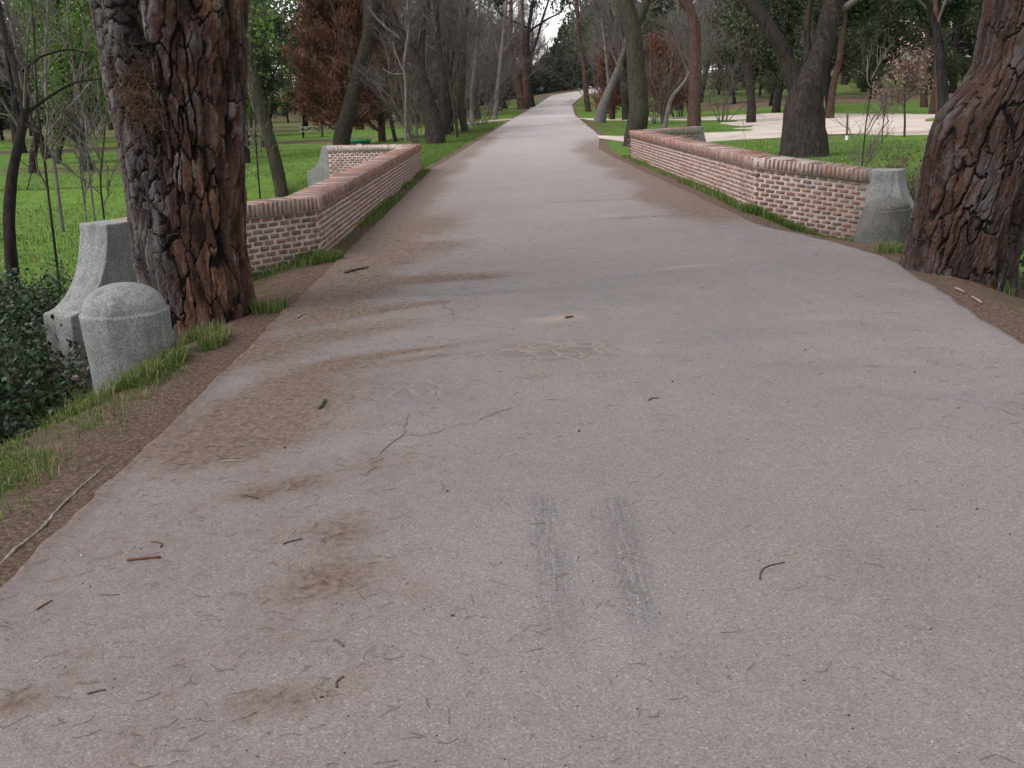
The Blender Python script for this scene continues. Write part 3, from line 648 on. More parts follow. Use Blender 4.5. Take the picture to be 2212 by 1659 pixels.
def parapet(label, line, ztop, side, zbase, near_pier, far_pier, farwing, dz=None):
    """line: front (road side) polyline, first point far; side=+1 when the road lies to the left of the line's direction"""
    root = thing('brick_parapet', (line[len(line) // 2][0], line[len(line) // 2][1], 0), label, 'wall', 'brick parapets of the bridge')
    zb_top = ztop - 0.145
    full = np.array(farwing[:-1] + [tuple(p) for p in line])
    dz = np.concatenate([np.zeros(len(farwing) - 1), np.zeros(len(line)) if dz is None else np.array(dz)])
    sl = np.concatenate([[0], np.cumsum(np.hypot(*np.diff(full, axis=0).T))])
    def fall(u): return float(np.interp(u * sl[-1], sl, dz)), float((np.interp(u * sl[-1] + 0.05, sl, dz) - np.interp(u * sl[-1] - 0.05, sl, dz)) / 0.1)
    fd = side          # offset sign towards the road
    mb = MB(); V, F = prism(full, -0.001 * fd, -WALL_T * fd, -1.6, zb_top + 0.012 + dz); mb.add(V, F)
    mb.obj('mortar_core', M['mortar'], root)
    mb = MB(); V, F = prism(full, 0.0245 * fd, -(CD - 0.026) * fd, zb_top - 0.004 + dz, ztop - 0.0035 + dz); mb.add(V, F); mb.obj('coping_mortar', M['mortar'], root)
    bricks = []   # (pos, yaw, variant, kind)
    def face(Pl, off, zlow, flip, tot, useq=True):
        for k in range(40):
            zc = zb_top - 0.010 - BH / 2 - k * COURSE
            if zc < zlow - 0.15: break
            pl = offset_line(Pl, off); pos, t = resample(pl, PITCH)
            sh = (0.5 if k % 2 else 0.0) * PITCH + g2.normal(0, 0.006)
            uq = LASTQ
            for (p, tt, u_) in zip(pos, t, uq):
                dzz, tl = fall(u_) if useq else (0.0, 0.0)
                nn = np.array([-tt[1], tt[0]]) * fd
                q = p + tt * (sh + g2.normal(0, 0.004)); zz = zc + dzz + tl * sh + g2.normal(0, 0.0022)
                if zz < float(zs(q[0] + nn[0] * 0.12 * (1 if not flip else -1), q[1] + nn[1] * 0.12 * (1 if not flip else -1))) - 0.06: continue
                tot.append((np.array([q[0], q[1], zz]), math.atan2(tt[1], tt[0]) + g2.normal(0, 0.006), int(g2.integers(28)), 'b', tl))
    face(full, (-0.026 + 0.0) * fd, -0.45, False, bricks)
    back = []; face(np.array(farwing), (-WALL_T + 0.024) * fd, -0.5, True, back, False)
    bricks += back
    pos, t = resample(offset_line(full, (-(CD / 2) + 0.028) * fd), CP)
    for p, tt, u_ in zip(pos, t, LASTQ):
        dzz, tl = fall(u_)
        bricks.append((np.array([p[0], p[1], ztop + dzz - CHT / 2 + g2.normal(0, 0.003)]) , math.atan2(tt[1], tt[0]) + g2.normal(0, 0.012), int(g2.integers(26)), 'c', tl))
    Pc = offset_line(full, (-(CD / 2) + 0.030) * fd)
    for k in range(1, len(full) - 1):
        t0_, t1_ = unit(full[k] - full[k - 1]), unit(full[k + 1] - full[k])
        if abs(t0_ @ t1_) > 0.985: continue
        for w_ in (0.3, 0.7):
            tt = unit(t0_ * (1 - w_) + t1_ * w_); bricks.append((np.array([Pc[k][0], Pc[k][1], ztop + dz[k] - CHT / 2 + 0.001 + 0.002 * w_]), math.atan2(tt[1], tt[0]), int(g2.integers(26)), 'c', 0.0))
    dist = np.array([np.linalg.norm(b[0] - CAMP) / (1.0 if b[3] == 'b' else 1.12) for b in bricks]); order = np.argsort(dist)
    nb = {'b': 0, 'c': 0}; stuff = {'b': MB(), 'c': MB()}
    for k in order:
        p, yaw, v, kd, tl = bricks[k]
        if nb[kd] < (290 if kd == 'b' else 150):
            nb[kd] += 1
            o = bpy.data.objects.new('brick' if kd == 'b' else 'coping_brick', (MEB if kd == 'b' else MEC)[v]); COL.objects.link(o); o.parent = root
            o.location = p - np.array(root.location); o.rotation_euler = (g2.normal(0, 0.008), g2.normal(0, 0.008) - math.atan(tl), yaw)
        else:
            Vv, Ff, r = (VB if kd == 'b' else VC)[v]; c_, s_ = cos(yaw), sin(yaw)
            Vr = np.stack([Vv[:, 0] * c_ - Vv[:, 1] * s_, Vv[:, 0] * s_ + Vv[:, 1] * c_, Vv[:, 2]], 1) + p
            stuff[kd].add(Vr, Ff, rnd=g2.uniform(0, 1))
    tag(stuff['b'].obj('far_brickwork', M['brick'], root), kind='stuff'); tag(stuff['c'].obj('far_coping', M['coping'], root), kind='stuff')
    # near end stone
    e = np.array(line[-1]); t = e - np.array(line[-2]); t /= np.linalg.norm(t); n = np.array([-t[1], t[0]]) * fd
    pier_stone(e, t, n, ztop + dz[-1], *near_pier, root)
    e = np.array(farwing[0]); t = e - np.array(farwing[1]); t /= np.linalg.norm(t); n = np.array([t[1], -t[0]]) * fd
    pier_stone(e, t, n, ztop, *far_pier, root)
    # proud scroll band on the ditch side of the far end stone
    return root
LW = parapet('brick parapet with granite end behind the tall pine, beside the domed bollard', [tuple(p) for p in LWING], 0.66, 1, 0,
             (-0.45, 0.73, 0.50, -1.5, 0.28), (-0.6, 0.62, 0.5, -1.2, 0.16), [(-4.35, 26.35), (-2.07, 25.4)])
RW = parapet('brick parapet on the side of the sandy paths, its granite end behind the worn bollard', [tuple(p) for p in RWING], 0.765, -1, 0.1,
             (-0.45, 0.62, 0.42, -1.4, 0.34), (-0.6, 0.62, 0.42, -1.2, 0.14), [(5.05, 27.75), (3.27, 26.4)], RW_DZ)

# whitewashed brick footing under the granite nose of the left parapet
mbw = MB()
_t = unit(LWING[-1] - LWING[-2]); _n = np.array([-_t[1], _t[0]]); _p0 = LWING[-1] + _t * 0.74
for k in range(5):
    for q in range(3):
        V, F = chamfer_box(0.115, 0.10, 0.05, 0.008, 0.002, g2)
        c = _p0 - _n * (0.045 + q * 0.125) + _t * (0.0 + g2.normal(0, 0.006)); yaw = math.atan2(_n[1], _n[0])
        c_, s_ = cos(yaw), sin(yaw)
        Vr = np.stack([V[:, 0] * c_ - V[:, 1] * s_, V[:, 0] * s_ + V[:, 1] * c_, V[:, 2]], 1) + np.array([c[0], c[1], -0.50 - k * 0.062])
        o = link('footing_brick', mesh_np('footing_brick', Vr - np.array(LW.location), F), M['mortar'], LW)

# ------------------------------------------------------------------ granite bollards
def bollard(label, x, y, zb, r0, r1, zrim, ztop, worn=0.0, lean=(0, 0), seed=1, mat='granite'):
    root = thing('stone_bollard', (x, y, zb), label, 'bollard', 'granite bollards at the bridge')
    H = zrim - zb
    prof = [(r0, -0.25), (r0, 0.0), (r0 + (r1 - r0) * 0.5, H * 0.5), (r1, H * 0.97), (r1, H), (r1 - 0.006, H + 0.008), (r1 - 0.022, H + 0.010)]
    D = ztop - zrim - 0.010; rr = r1 - 0.022
    for k in range(1, 15):
        a = k / 14 * pi / 2; prof.append((rr * cos(a) ** 0.9, H + 0.010 + D * sin(a)))
    pr = []
    for (a, b), (c, d) in zip(prof[:-1], prof[1:]):
        for q in np.linspace(0, 1, 5 if abs(d - b) > 0.05 else 2, endpoint=False): pr.append((a + (c - a) * q, b + (d - b) * q))
    pr.append((0.002, prof[-1][1])); pr = np.array(pr); NS = 64
    th = np.arange(NS) * 2 * pi / NS; TH, R_ = np.meshgrid(th, pr[:, 0]); _, Zz = np.meshgrid(th, pr[:, 1])
    nz = fbm(TH * 3.0 + 40, Zz * 9 + seed * 7, seed, 4) - 0.5
    R2 = R_ * (1 + 0.035 * nz + worn * 0.10 * (fbm(np.cos(TH) * 1.5 + 9, Zz * 2.5 + np.sin(TH) * 1.5, seed + 3, 2) - 0.5))
    if worn:
        R2 *= 1 - worn * 0.16 * smooth(H * 0.55, H * 1.0, Zz) * (0.5 + 0.5 * np.cos(TH - 3.4))
        Zz = Zz + worn * 0.05 * (fbm(TH * 1.2 + 3, R_ * 3, seed + 5, 2) - 0.5) * smooth(H * 0.8, H, Zz)
    Xx = R2 * np.cos(TH) + lean[0] * Zz; Yy = R2 * np.sin(TH) + lean[1] * Zz
    m_, k_ = Xx.shape; V = np.stack([Xx, Yy, Zz], -1).reshape(-1, 3)
    i = np.arange(m_ - 1)[:, None] * k_ + np.arange(k_)[None, :]; i2 = np.arange(m_ - 1)[:, None] * k_ + (np.arange(k_)[None, :] + 1) % k_
    F = np.stack([i, i2, i2 + k_, i + k_], -1)
    ks = int(np.argmax(pr[:, 1] >= H))
    link('shaft', mesh_np('shaft', V, F[:ks + 2].reshape(-1, 4), None, True), M[mat], root)
    link('dome', mesh_np('dome', V, F[ks + 2:].reshape(-1, 4), None, True), M[mat], root)
    return root
bollard('pale grey granite bollard with a clean round dome, in front of the pine trunk', -2.62, 6.72, -0.30, 0.272, 0.292, 0.305, 0.50, 0.0, (-0.02, 0), 3)
bollard('dark worn granite bollard with a slumped rounded top, against the parapet end', 4.33, 11.55, -0.20, 0.31, 0.285, 0.25, 0.385, 0.9, (0.10, 0), 8, 'granite_d')

# ------------------------------------------------------------------ foreground pines with plated bark
def plates(S, Zc, cw, ch, seed):
    """anisotropic jittered cells -> F1, F2-F1, cell random, second random"""
    x = S / cw; y = Zc / ch; ix = np.floor(x).astype(np.int64); iy = np.floor(y).astype(np.int64)
    f1 = np.full(x.shape, 9.); f2 = np.full(x.shape, 9.); r1 = np.zeros_like(x); r2 = np.zeros_like(x)
    for dx in (-1, 0, 1):
        for dy in (-1, 0, 1):
            cx = ix + dx; cy = iy + dy
            px = cx + 0.5 + 0.85 * (_h(cx, cy, seed) - 0.5); py = cy + 0.5 + 0.85 * (_h(cx, cy, seed + 1) - 0.5)
            d = np.hypot(x - px, y - py); b = d < f1
            f2 = np.where(b, f1, np.minimum(f2, d)); r1 = np.where(b, _h(cx, cy, seed + 2), r1); r2 = np.where(b, _h(cx, cy, seed + 3), r2); f1 = np.where(b, d, f1)
    return f1, f2 - f1, r1, r2
def big_pine(label, base, zc, xc, yc, rc, lobes, seed, orange_fn, size_fn, top=11.0, tone=1.0):
    root = thing('pine_tree', (base[0], base[1], zf(*base)), label, 'tree', 'tall pines at the bridge')
    z = np.concatenate([np.arange(-0.5, 2.9, 0.0058), np.arange(2.9, top, 0.12)]); NT_ = 540
    th = np.linspace(pi / 2, 5 * pi / 2, NT_, endpoint=False); TH, ZZ_ = np.meshgrid(th, z)
    cx = np.interp(z, zc, xc)[:, None]; cy = np.interp(z, zc, yc)[:, None]; rr = np.interp(z, zc, rc)[:, None]
    R_ = rr * (1 + lobes(TH, ZZ_))
    S = TH * 0.47
    szf = size_fn(TH, ZZ_)
    w = smooth(0.3, 0.7, szf + 0.5 * (fbm(S * 4, ZZ_ * 3, seed + 8, 2) - 0.5))
    j1 = fbm(S * 26, ZZ_ * 15, seed + 11, 3) - 0.5; j2 = fbm(S * 26 + 5, ZZ_ * 15, seed + 12, 3) - 0.5
    wx = 0.10 * (fbm(S * 4, ZZ_ * 1.6, seed + 9, 3) - 0.5) + 0.040 * j1; wz = 0.22 * (fbm(S * 6 + 7, ZZ_ * 2, seed + 10, 3) - 0.5) + 0.12 * j2
    # long branching fissures that run up the trunk
    n1 = fbm((S + wx * 0.55) * 7.5, ZZ_ * 1.05 + wz * 0.4, seed + 16, 2); f1 = np.abs(n1 - 0.5)
    wid = 0.6 + 0.9 * fbm(S * 3, ZZ_ * 2.2, seed + 17, 2)
    deep = smooth(0.008, 0.026, f1 / wid)
    n3 = fbm((S + wx) * 12 + 30, ZZ_ * 2.1 + wz, seed + 18, 2); f3 = np.abs(n3 - 0.5); deep2 = smooth(0.004, 0.024, f3)
    # plates between them, small scales where the bark is young
    fM = plates(S + wx, ZZ_ + wz, 0.078, 0.34, seed + 20); fC = plates(S + wx * 1.2, ZZ_ + wz * 1.6, 0.115, 0.52, seed + 60)
    big = (szf + 1.1 * (fbm(S * 3, ZZ_ * 2.5, seed + 61, 2) - 0.5)) < -0.5
    fA = [np.where(big, c_ * (1.3 if k_ == 1 else 1), m_) for k_, (m_, c_) in enumerate(zip(fM, fC))]; fB = plates(S + wx * 1.0, ZZ_ + wz * 1.0, 0.050, 0.150, seed + 40)
    eA = smooth(0.0045, 0.0125, fA[1] * 0.088 * (0.6 + 1.2 * fbm(S * 5, ZZ_ * 4, seed + 21, 2)) + 0.005 * j1); eB = smooth(0.003, 0.012, fB[1] * 0.05 + 0.006 * j1)
    r1 = np.where(w > 0.5, fB[2], fA[2]); r2 = np.where(w > 0.5, fB[3], fA[3])
    edge_ = np.where(w > 0.5, eB, 0.10 + 0.90 * eA)
    deepm = deep * (0.75 + 0.25 * deep2) * (1 - w) + (0.55 + 0.45 * deep) * w
    gro = deepm * edge_
    # flakes: terraced layers with ragged edges on the plates
    fl = fbm((S + 0.02 * j1) * 15, (ZZ_ + 0.05 * j2) * 4.2, seed + 14, 4); terr = np.floor(fl * 9) / 9
    fl2 = fbm((S + 0.02 * j2) * 30 + 11, (ZZ_ + 0.05 * j1) * 11, seed + 19, 3); terr2 = np.floor(fl2 * 6) / 6
    disp = 0.034 * deepm + 0.022 * edge_ + 0.014 * gro * r1 + gro * (0.034 * (terr - 0.45) + 0.016 * (terr2 - 0.45)) + 0.004 * (fbm(S * 70, ZZ_ * 40, seed + 15, 3) - 0.5)
    R2 = R_ - 0.050 + disp
    Xx = cx + R2 * np.cos(TH); Yy = cy + R2 * np.sin(TH)
    V = np.stack([Xx, Yy, ZZ_], -1); m_, k_ = Xx.shape
    i = np.arange(m_ - 1)[:, None] * k_ + np.arange(k_)[None, :]; i2 = np.arange(m_ - 1)[:, None] * k_ + (np.arange(k_)[None, :] + 1) % k_
    F = np.stack([i, i2, i2 + k_, i + k_], -1).reshape(-1, 4)
    org = orange_fn(TH, ZZ_) + 0.5 * (r2 - 0.5) + 1.1 * (0.48 - terr2) + 0.9 * (0.48 - terr)
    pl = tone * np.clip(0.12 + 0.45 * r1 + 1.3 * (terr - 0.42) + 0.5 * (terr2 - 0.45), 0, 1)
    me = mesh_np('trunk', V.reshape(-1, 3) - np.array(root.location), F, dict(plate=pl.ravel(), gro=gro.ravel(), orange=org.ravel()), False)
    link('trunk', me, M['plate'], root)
    # limbs and crown high above
    g = np.random.default_rng(seed); tp = np.array([np.interp(q, zc, xc) for q in (6.5, 8, 9.5, 11)]); ty = np.array([np.interp(q, zc, yc) for q in (6.5, 8, 9.5, 11)])
    P = np.stack([tp, ty, np.array([6.5, 8, 9.5, 11])], 1)[None]; R0 = np.array([[0.25, 0.22, 0.18, 0.12]])
    L1, Q1 = spawn(P, R0, 9, (2.5, 4.5), (0.7, 1.2), 0.25, 5, 0.5, g=g); L2, Q2 = spawn(L1, Q1, 6, (0.8, 2.0), (0.4, 1.0), 0.3, 4, 0.5, g=g)
    mb = MB(); mb.add(*tubes(L1, Q1, 7)); mb.add(*tubes(L2, Q2, 4)); mb.obj('limbs', M['bark_red'], root)
    ends = L2[:, 1:].reshape(-1, 3); k = g.integers(len(ends), size=2600); Cc = ends[k] + g.normal(0, 0.28, (2600, 3))
    mb = MB(); V, F = cards(Cc, 0.26, g, 3.0); mb.add(V, F, rnd=np.repeat(g.uniform(0, 1, len(Cc)), 4)); mb.obj('crown', M['pine'], root)
    return root
def lob_left(TH, Z):
    seam = (TH - 4.62 - 0.10 * np.sin(Z * 2.0)); a = -0.27 * np.exp(-(seam / 0.13) ** 2) * smooth(0.75, 1.5, Z)
    hol = -0.16 * np.exp(-((TH - 4.50) / 0.16) ** 2 - ((Z - 1.78) / 0.30) ** 2)
    fl = 0.14 * np.exp(-np.clip(Z + 0.25, 0, 9) / 0.18) * (0.6 + 0.4 * np.sin(TH * 4 + 1.0))
    return a + hol + fl + 0.03 * np.sin(TH * 3 + Z * 0.6) + 0.05 * (fbm(TH * 1.1 + 3, Z * 0.9, 5, 2) - 0.5)
def or_left(TH, Z):
    right = smooth(4.45, 5.1, TH)          # side turned to the road
    return 0.02 + 0.62 * right + 0.28 * (1 - smooth(0.9, 1.5, Z)) * smooth(4.1, 4.8, TH)
def sz_left(TH, Z): return np.where((TH < 4.62) & (Z > 0.95), 1.0, np.interp(Z, [0.6, 1.7], [-1.0, 0.0]))
big_pine('thick pine trunk between the domed bollard and the brick parapet', (-2.62, 8.15),
         [-0.6, 0.0, 0.5, 1.0, 1.4, 1.8, 2.4, 5, 11], [-2.56, -2.57, -2.60, -2.58, -2.56, -2.55, -2.52, -2.35, -2.2], [8.15] * 7 + [8.3, 8.6],
         [0.45, 0.435, 0.435, 0.45, 0.475, 0.52, 0.57, 0.46, 0.16], lob_left, 101, or_left, sz_left)
def lob_right(TH, Z):
    d = np.angle(np.exp(1j * (TH - 3.45)))
    stub = np.exp(-(d / 0.62) ** 2)
    amt = np.interp(Z, [-0.5, 0.1, 0.6, 1.05, 1.25, 1.36, 1.50, 1.66, 1.85], [0.0, 0.04, 0.20, 0.43, 0.50, 0.46, 0.26, 0.07, 0.0])
    fl = 0.12 * np.exp(-np.clip(Z + 0.05, 0, 9) / 0.2) * (0.6 + 0.4 * np.sin(TH * 5 + 2))
    return stub * amt + fl + 0.035 * np.sin(TH * 3 + Z * 0.8 + 1) + 0.05 * (fbm(TH * 1.1 + 13, Z * 0.9, 6, 2) - 0.5)
def or_right(TH, Z): return 0.42 + 0.15 * np.sin(TH * 2)
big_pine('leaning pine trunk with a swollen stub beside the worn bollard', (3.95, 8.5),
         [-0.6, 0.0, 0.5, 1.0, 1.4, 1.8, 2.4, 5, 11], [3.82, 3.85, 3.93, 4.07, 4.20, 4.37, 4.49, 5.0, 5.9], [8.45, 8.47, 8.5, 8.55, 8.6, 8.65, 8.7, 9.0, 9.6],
         [0.46, 0.44, 0.43, 0.42, 0.41, 0.40, 0.44, 0.38, 0.14], lob_right, 201, or_right, lambda a, b: np.interp(b, [0.2, 2.2], [-0.9, 0.0]) + 0 * a, tone=0.5)  # tone darkens the plates: canopy shade painted into this bark
# pocket of fallen needles lodged in the hollow of the left trunk
gN = np.random.default_rng(5); _a = 4.56; nb_ = 700
c0 = np.array([-2.60 + 0.50 * cos(_a), 8.15 + 0.50 * sin(_a), 1.70])
P0 = c0 + gN.normal(0, 1, (nb_, 3)) * np.array([0.085, 0.035, 0.16]); dv = unit(gN.normal(0, 1, (nb_, 3)) * np.array([1, 0.5, 1])) * gN.uniform(0.04, 0.10, (nb_, 1))
V, F = tubes(np.stack([P0 - dv / 2, P0 + dv / 2 - np.array([0, 0, 0.008])], 1), np.full((nb_, 2), 0.0016), 3)
mb = MB(); mb.add(V, F, rnd=np.repeat(gN.uniform(0, 0.75, nb_), 6))
tag(mb.obj('needle_clump', M['needle'], None, tuple(c0)), 'brown pine needles lodged in the hollow of the thick trunk', 'needles', kind='stuff')
# ------------------------------------------------------------------ trees of the middle distance
def polyline(pts, t, K=None):
    """view positions + widths at one depth -> 3D line and radii"""
    P = np.array([atd(a, b, t) for a, b, w in pts]); R_ = np.array([w * KD / F_PX * t / 2 for a, b, w in pts])
    return P, R_
def resamp3(P, R_, n):
    d = np.linalg.norm(np.diff(P, axis=0), axis=1); s = np.concatenate([[0], np.cumsum(d)]); q = np.linspace(0, s[-1], n)
    Q = np.stack([np.interp(q, s, P[:, k]) for k in range(3)], 1); r = np.interp(q, s, R_)
    for _ in range(2): Q[1:-1] = (Q[:-2] + 2 * Q[1:-1] + Q[2:]) / 4
    return Q, r
def rough_tube(P, R_, sides, g, amp=0.08, seed=0):
    V, F = tubes(P[None], R_[None], sides); c = np.repeat(P, sides, 0)
    a = np.tile(np.arange(sides), len(P)) * 2 * pi / sides; h = np.repeat(np.arange(len(P)), sides)
    f = 1 + amp * 2 * (vnoise(np.cos(a) * 2.2 + seed * 3.7 + 5, np.sin(a) * 2.2 + h * 0.22, seed) - 0.5) + amp * (vnoise(a * 3, h * 0.7, seed + 1) - 0.5)
    return c + (V - c) * f[:, None], F
def tree(name, label, group, stems, t, bark='bark', twig='twig', leaf=None, nleaf=0, leafsize=0.09, seed=0, grow=5.0, limbs=7, twigs=(6, 7), limb_len=(1.5, 3.5), low=0.35, base_t=None, base_xy=None, up=0.3, ang=(0.5, 1.1), twr=0.006, flare=1.35, cat='tree', leaf_spread=0.2, sides=14):
    """stems: lists of (view x, view y, view width) from the ground up, all at depth t (None: depth where the first point meets the ground)"""
    g = np.random.default_rng(1000 + seed)
    if t is None: p0, t = hit(stems[0][0][0], stems[0][0][1])
    base = atd(stems[0][0][0], stems[0][0][1], t); zb = zf(base[0], base[1]); base[2] = zb
    root = thing(name, tuple(base), label, cat, group)
    mb = MB(); lines = []
    for si, st in enumerate(stems):
        P, R_ = polyline(st, t); 
        if si == 0 or abs(P[0, 2] - zb) < 0.8:
            P[0, 2] = min(P[0, 2], zf(P[0, 0], P[0, 1]) - 0.45)
            P = np.concatenate([P[:1] + 0, P]); P[1, 2] = max(P[0, 2] + 0.3, P[1, 2]); P[1] = P[0] * 0.7 + P[2] * 0.3 if len(P) > 2 else P[1]
            R_ = np.concatenate([R_[:1] * flare, R_])
        # depth wobble, then on above the frame
        P[1:, 1] += np.cumsum(g.normal(0, 0.05, len(P) - 1)) * 1.0
        if grow > 0 and st[-1][1] <= 20:
            d = unit(P[-1] - P[-2]); d = unit(d + np.array([0, 0, 0.6])); n = 4
            for k in range(n):
                d = unit(d + g.normal(0, 0.12, 3)); P = np.concatenate([P, [P[-1] + d * grow / n]]); R_ = np.concatenate([R_, [R_[-1] * 0.78]])
        Q, r = resamp3(P, R_, max(10, int(len(P) * 5)))
        V, F = rough_tube(Q, r, sides, g, 0.09, seed + si); mb.add(V, F)
        if Q[-1, 2] - Q[0, 2] > 1.2: lines.append((Q, r))
    mb.obj('trunk', M[bark], root, smooth_sh=True)
    if limbs:
        bb = MB(); allt = []
        for Q, r in lines:
            Q2 = Q[None]; r2 = r[None]
            L1, q1 = spawn(Q2, r2, limbs, limb_len, ang, up, 5, 0.42, low, 1.0, 0.16, 0.012, g); bb.add(*tubes(L1, q1, 5))
            L2, q2 = spawn(L1, q1, twigs[0], (limb_len[0] * 0.35, limb_len[1] * 0.5), (0.4, 1.0), up, 4, 0.5, 0.2, 1, 0.2, 0.008, g); bb.add(*tubes(L2, q2, 3))
            L3, q3 = spawn(L2, q2, twigs[1], (0.25, 0.9), (0.3, 0.9), up, 3, 0.5, 0.2, 1, 0.2, twr, g); bb.add(*tubes(L3, q3, 3)); allt.append(L3)
        bb.obj('branches', M[twig], root)
        if leaf:
            E_ = np.concatenate([a.reshape(-1, 3) for a in allt]); C_ = E_[g.integers(len(E_), size=nleaf)] + g.normal(0, leaf_spread, (nleaf, 3))
            lb = MB(); V, F = cards(C_, leafsize * g.uniform(0.6, 1.4, nleaf), g, 1.7); lb.add(V, F, rnd=np.repeat(g.uniform(0, 1, nleaf), 4)); lb.obj('foliage', M[leaf], root)
    return root
GL = 'trees on the low meadow'
tree('leaning_tree', 'dark crooked tree with arching limbs rising out of the brambles', GL, [[(8, 600, 30), (14, 480, 25), (28, 370, 22), (45, 275, 20), (60, 222, 18), (44, 168, 15), (20, 100, 13), (5, 20, 12)],
     [(45, 275, 12), (30, 200, 10), (22, 150, 9), (10, 60, 7)], [(52, 250, 8), (99, 210, 6), (154, 178, 4.5), (214, 170, 3)], [(49, 155, 7), (82, 122, 5), (145, 105, 4), (184, 114, 3.5), (216, 138, 2.5)], [(50, 262, 6), (78, 290, 5), (76, 345, 3), (60, 410, 2)]],
     12.0, 'bark_dark', 'twig', seed=1, grow=3, limbs=4, twigs=(4, 4), limb_len=(0.6, 1.6), twr=0.003)
tree('leaning_tree', 'short dark trunk standing alone on the low meadow', GL, [[(67, 374, 17), (73, 330, 15), (82, 285, 15), (95, 210, 12), (118, 120, 9), (125, 10, 7)]], None, 'bark_dark', seed=2, leaf='spring', nleaf=5000, leafsize=0.16, limbs=8, limb_len=(1.2, 3.2), twigs=(5, 5), twr=0.009, leaf_spread=0.35)
tree('leaning_tree', 'crooked small tree wrapped in pale green leaves on the meadow', GL, [[(124, 354, 9), (128, 325, 12), (135, 300, 15), (140, 270, 14), (150, 200, 10), (140, 100, 8), (142, 10, 6)]], None, 'bark_g', seed=3, leaf='spring', nleaf=9000, leafsize=0.15, limbs=12, limb_len=(1.2, 3.5), twigs=(5, 5), low=0.15, twr=0.009, leaf_spread=0.35)
sap = [([(113, 495, 6), (106, 400, 5), (99, 329, 5), (89, 230, 4.5), (80, 60, 4), (80, 5, 3)], 13.5, 'thin leaning sapling with bare side shoots rising from the brambles'),
       ([(125, 428, 8), (118, 350, 7), (113, 296, 7), (102, 197, 6.5), (100, 80, 6), (104, 5, 5)], 21, 'straight grey-green sapling beside the arching tree'),
       ([(196, 434, 5), (189, 330, 4.5), (184, 263, 4.5), (168, 184, 4.5), (154, 50, 4), (154, 5, 3.5)], 19, 'pale thin sapling bending toward the arching limbs'),
       ([(178, 462, 4), (173, 361, 3.5), (174, 269, 3), (178, 230, 2.5)], 17, 'short thin sapling behind the granite wall end'),
       ([(222, 467, 4.5), (219, 394, 4), (228, 300, 3.5), (232, 240, 3)], 16, 'dark knotted sapling close behind the granite wall end'),
       ([(560, 408, 4), (556, 330, 3.5), (553, 260, 3), (549, 180, 3)], 25, 'thin sapling between the pine trunk and the leaning ivy trunk')]
for k, (st, t, lb) in enumerate(sap):
    tree('sapling', lb, 'saplings behind the parapet', [st], t, 'bark_grey' if k in (1, 2, 3) else 'bark', seed=10 + k, grow=1.5, limbs=9, twigs=(3, 3), limb_len=(0.4, 1.4), up=0.35, ang=(0.4, 0.9), twr=0.003, flare=1.2, sides=7, low=0.3)
tree('meadow_tree', 'dark upright trunk half hidden by the thick pine', GL, [[(527, 353, 25), (523, 290, 23), (520, 220, 21), (516, 100, 18), (512, 5, 15)]], None, 'bark_dark', seed=20, leaf='oak', nleaf=4000, leafsize=0.2, limb_len=(1.5, 4), twr=0.01, leaf_spread=0.4)
tree('ivy_tree', 'leaning broken-looking trunk with mossy bark close behind the parapet', GL, [[(612, 425, 29), (600, 380, 29), (585, 310, 28), (574, 275, 25), (556, 215, 25), (548, 150, 17), (549, 90, 10), (552, 5, 8)], [(578, 280, 10), (580, 220, 5), (590, 195, 3), (612, 186, 2)], [(572, 275, 8), (548, 225, 4), (538, 190, 3)]],
     26.0, 'bark_g', seed=21, grow=3, limbs=8, limb_len=(0.8, 2.2), twr=0.005, leaf='spring', nleaf=2500, leafsize=0.12, low=0.4, leaf_spread=0.3)
tree('leaning_tree', 'massive furrowed trunk leaning over the low meadow behind the far wall wing', GL, [[(733, 322, 42), (740, 290, 38), (754, 238, 31), (775, 158, 30), (797, 79, 32), (808, 5, 44)], [(806, 30, 24), (785, -30, 20)], [(764, 205, 7), (757, 150, 6), (757, 120, 6), (735, 70, 5), (715, 5, 5)]],
     44, 'bark', seed=22, grow=6, limbs=8, limb_len=(1.5, 4), low=0.5, twr=0.008, sides=22)
tree('forked_tree', 'stout forked bare tree at the grass edge where the parapet ends', 'bare trees along the road', [[(940, 316, 42), (938, 285, 40), (930, 240, 32), (918, 194, 26), (907, 155, 24), (882, 97, 20), (856, 48, 18), (831, 10, 16)], [(950, 300, 20), (955, 232, 16), (955, 155, 14), (945, 77, 12), (942, 5, 9)], [(912, 165, 14), (911, 100, 12), (915, 60, 11), (926, 5, 9)]],
     40, 'bark', seed=23, grow=5, limbs=11, twigs=(6, 7), limb_len=(1.2, 3.8), low=0.3, twr=0.007, sides=20)
tree('bare_tree', 'knobbly trunk with swollen foot on the grass bank beside the road', 'bare trees along the road', [[(1008, 287, 20), (1000, 262, 16), (994, 232, 14), (1000, 174, 13), (1004, 58, 10), (1011, 5, 8)]], 52, 'bark_g', seed=24, limbs=12, limb_len=(1.2, 4), low=0.25, twr=0.009)
tree('bare_tree', 'slender curved stem dividing into a fan beside the knobbly trunk', 'bare trees along the road', [[(990, 300, 5), (986, 270, 7), (982, 242, 8), (973, 184, 7), (965, 135, 5), (950, 60, 4), (945, 5, 3)], [(975, 190, 5), (986, 155, 4), (1000, 90, 3)]], 46, 'bark_g', seed=25, limbs=12, limb_len=(0.9, 3), low=0.35, twr=0.008, sides=8)
tree('bare_tree', 'pale straight trunk behind the knobbly trunk', 'bare trees along the road', [[(1021, 268, 11), (1019, 194, 9), (1028, 126, 8), (1032, 60, 7), (1036, 5, 6)]], 66, 'bark_grey', seed=26, limbs=12, limb_len=(1.5, 4.5), low=0.3, twr=0.011, sides=8)
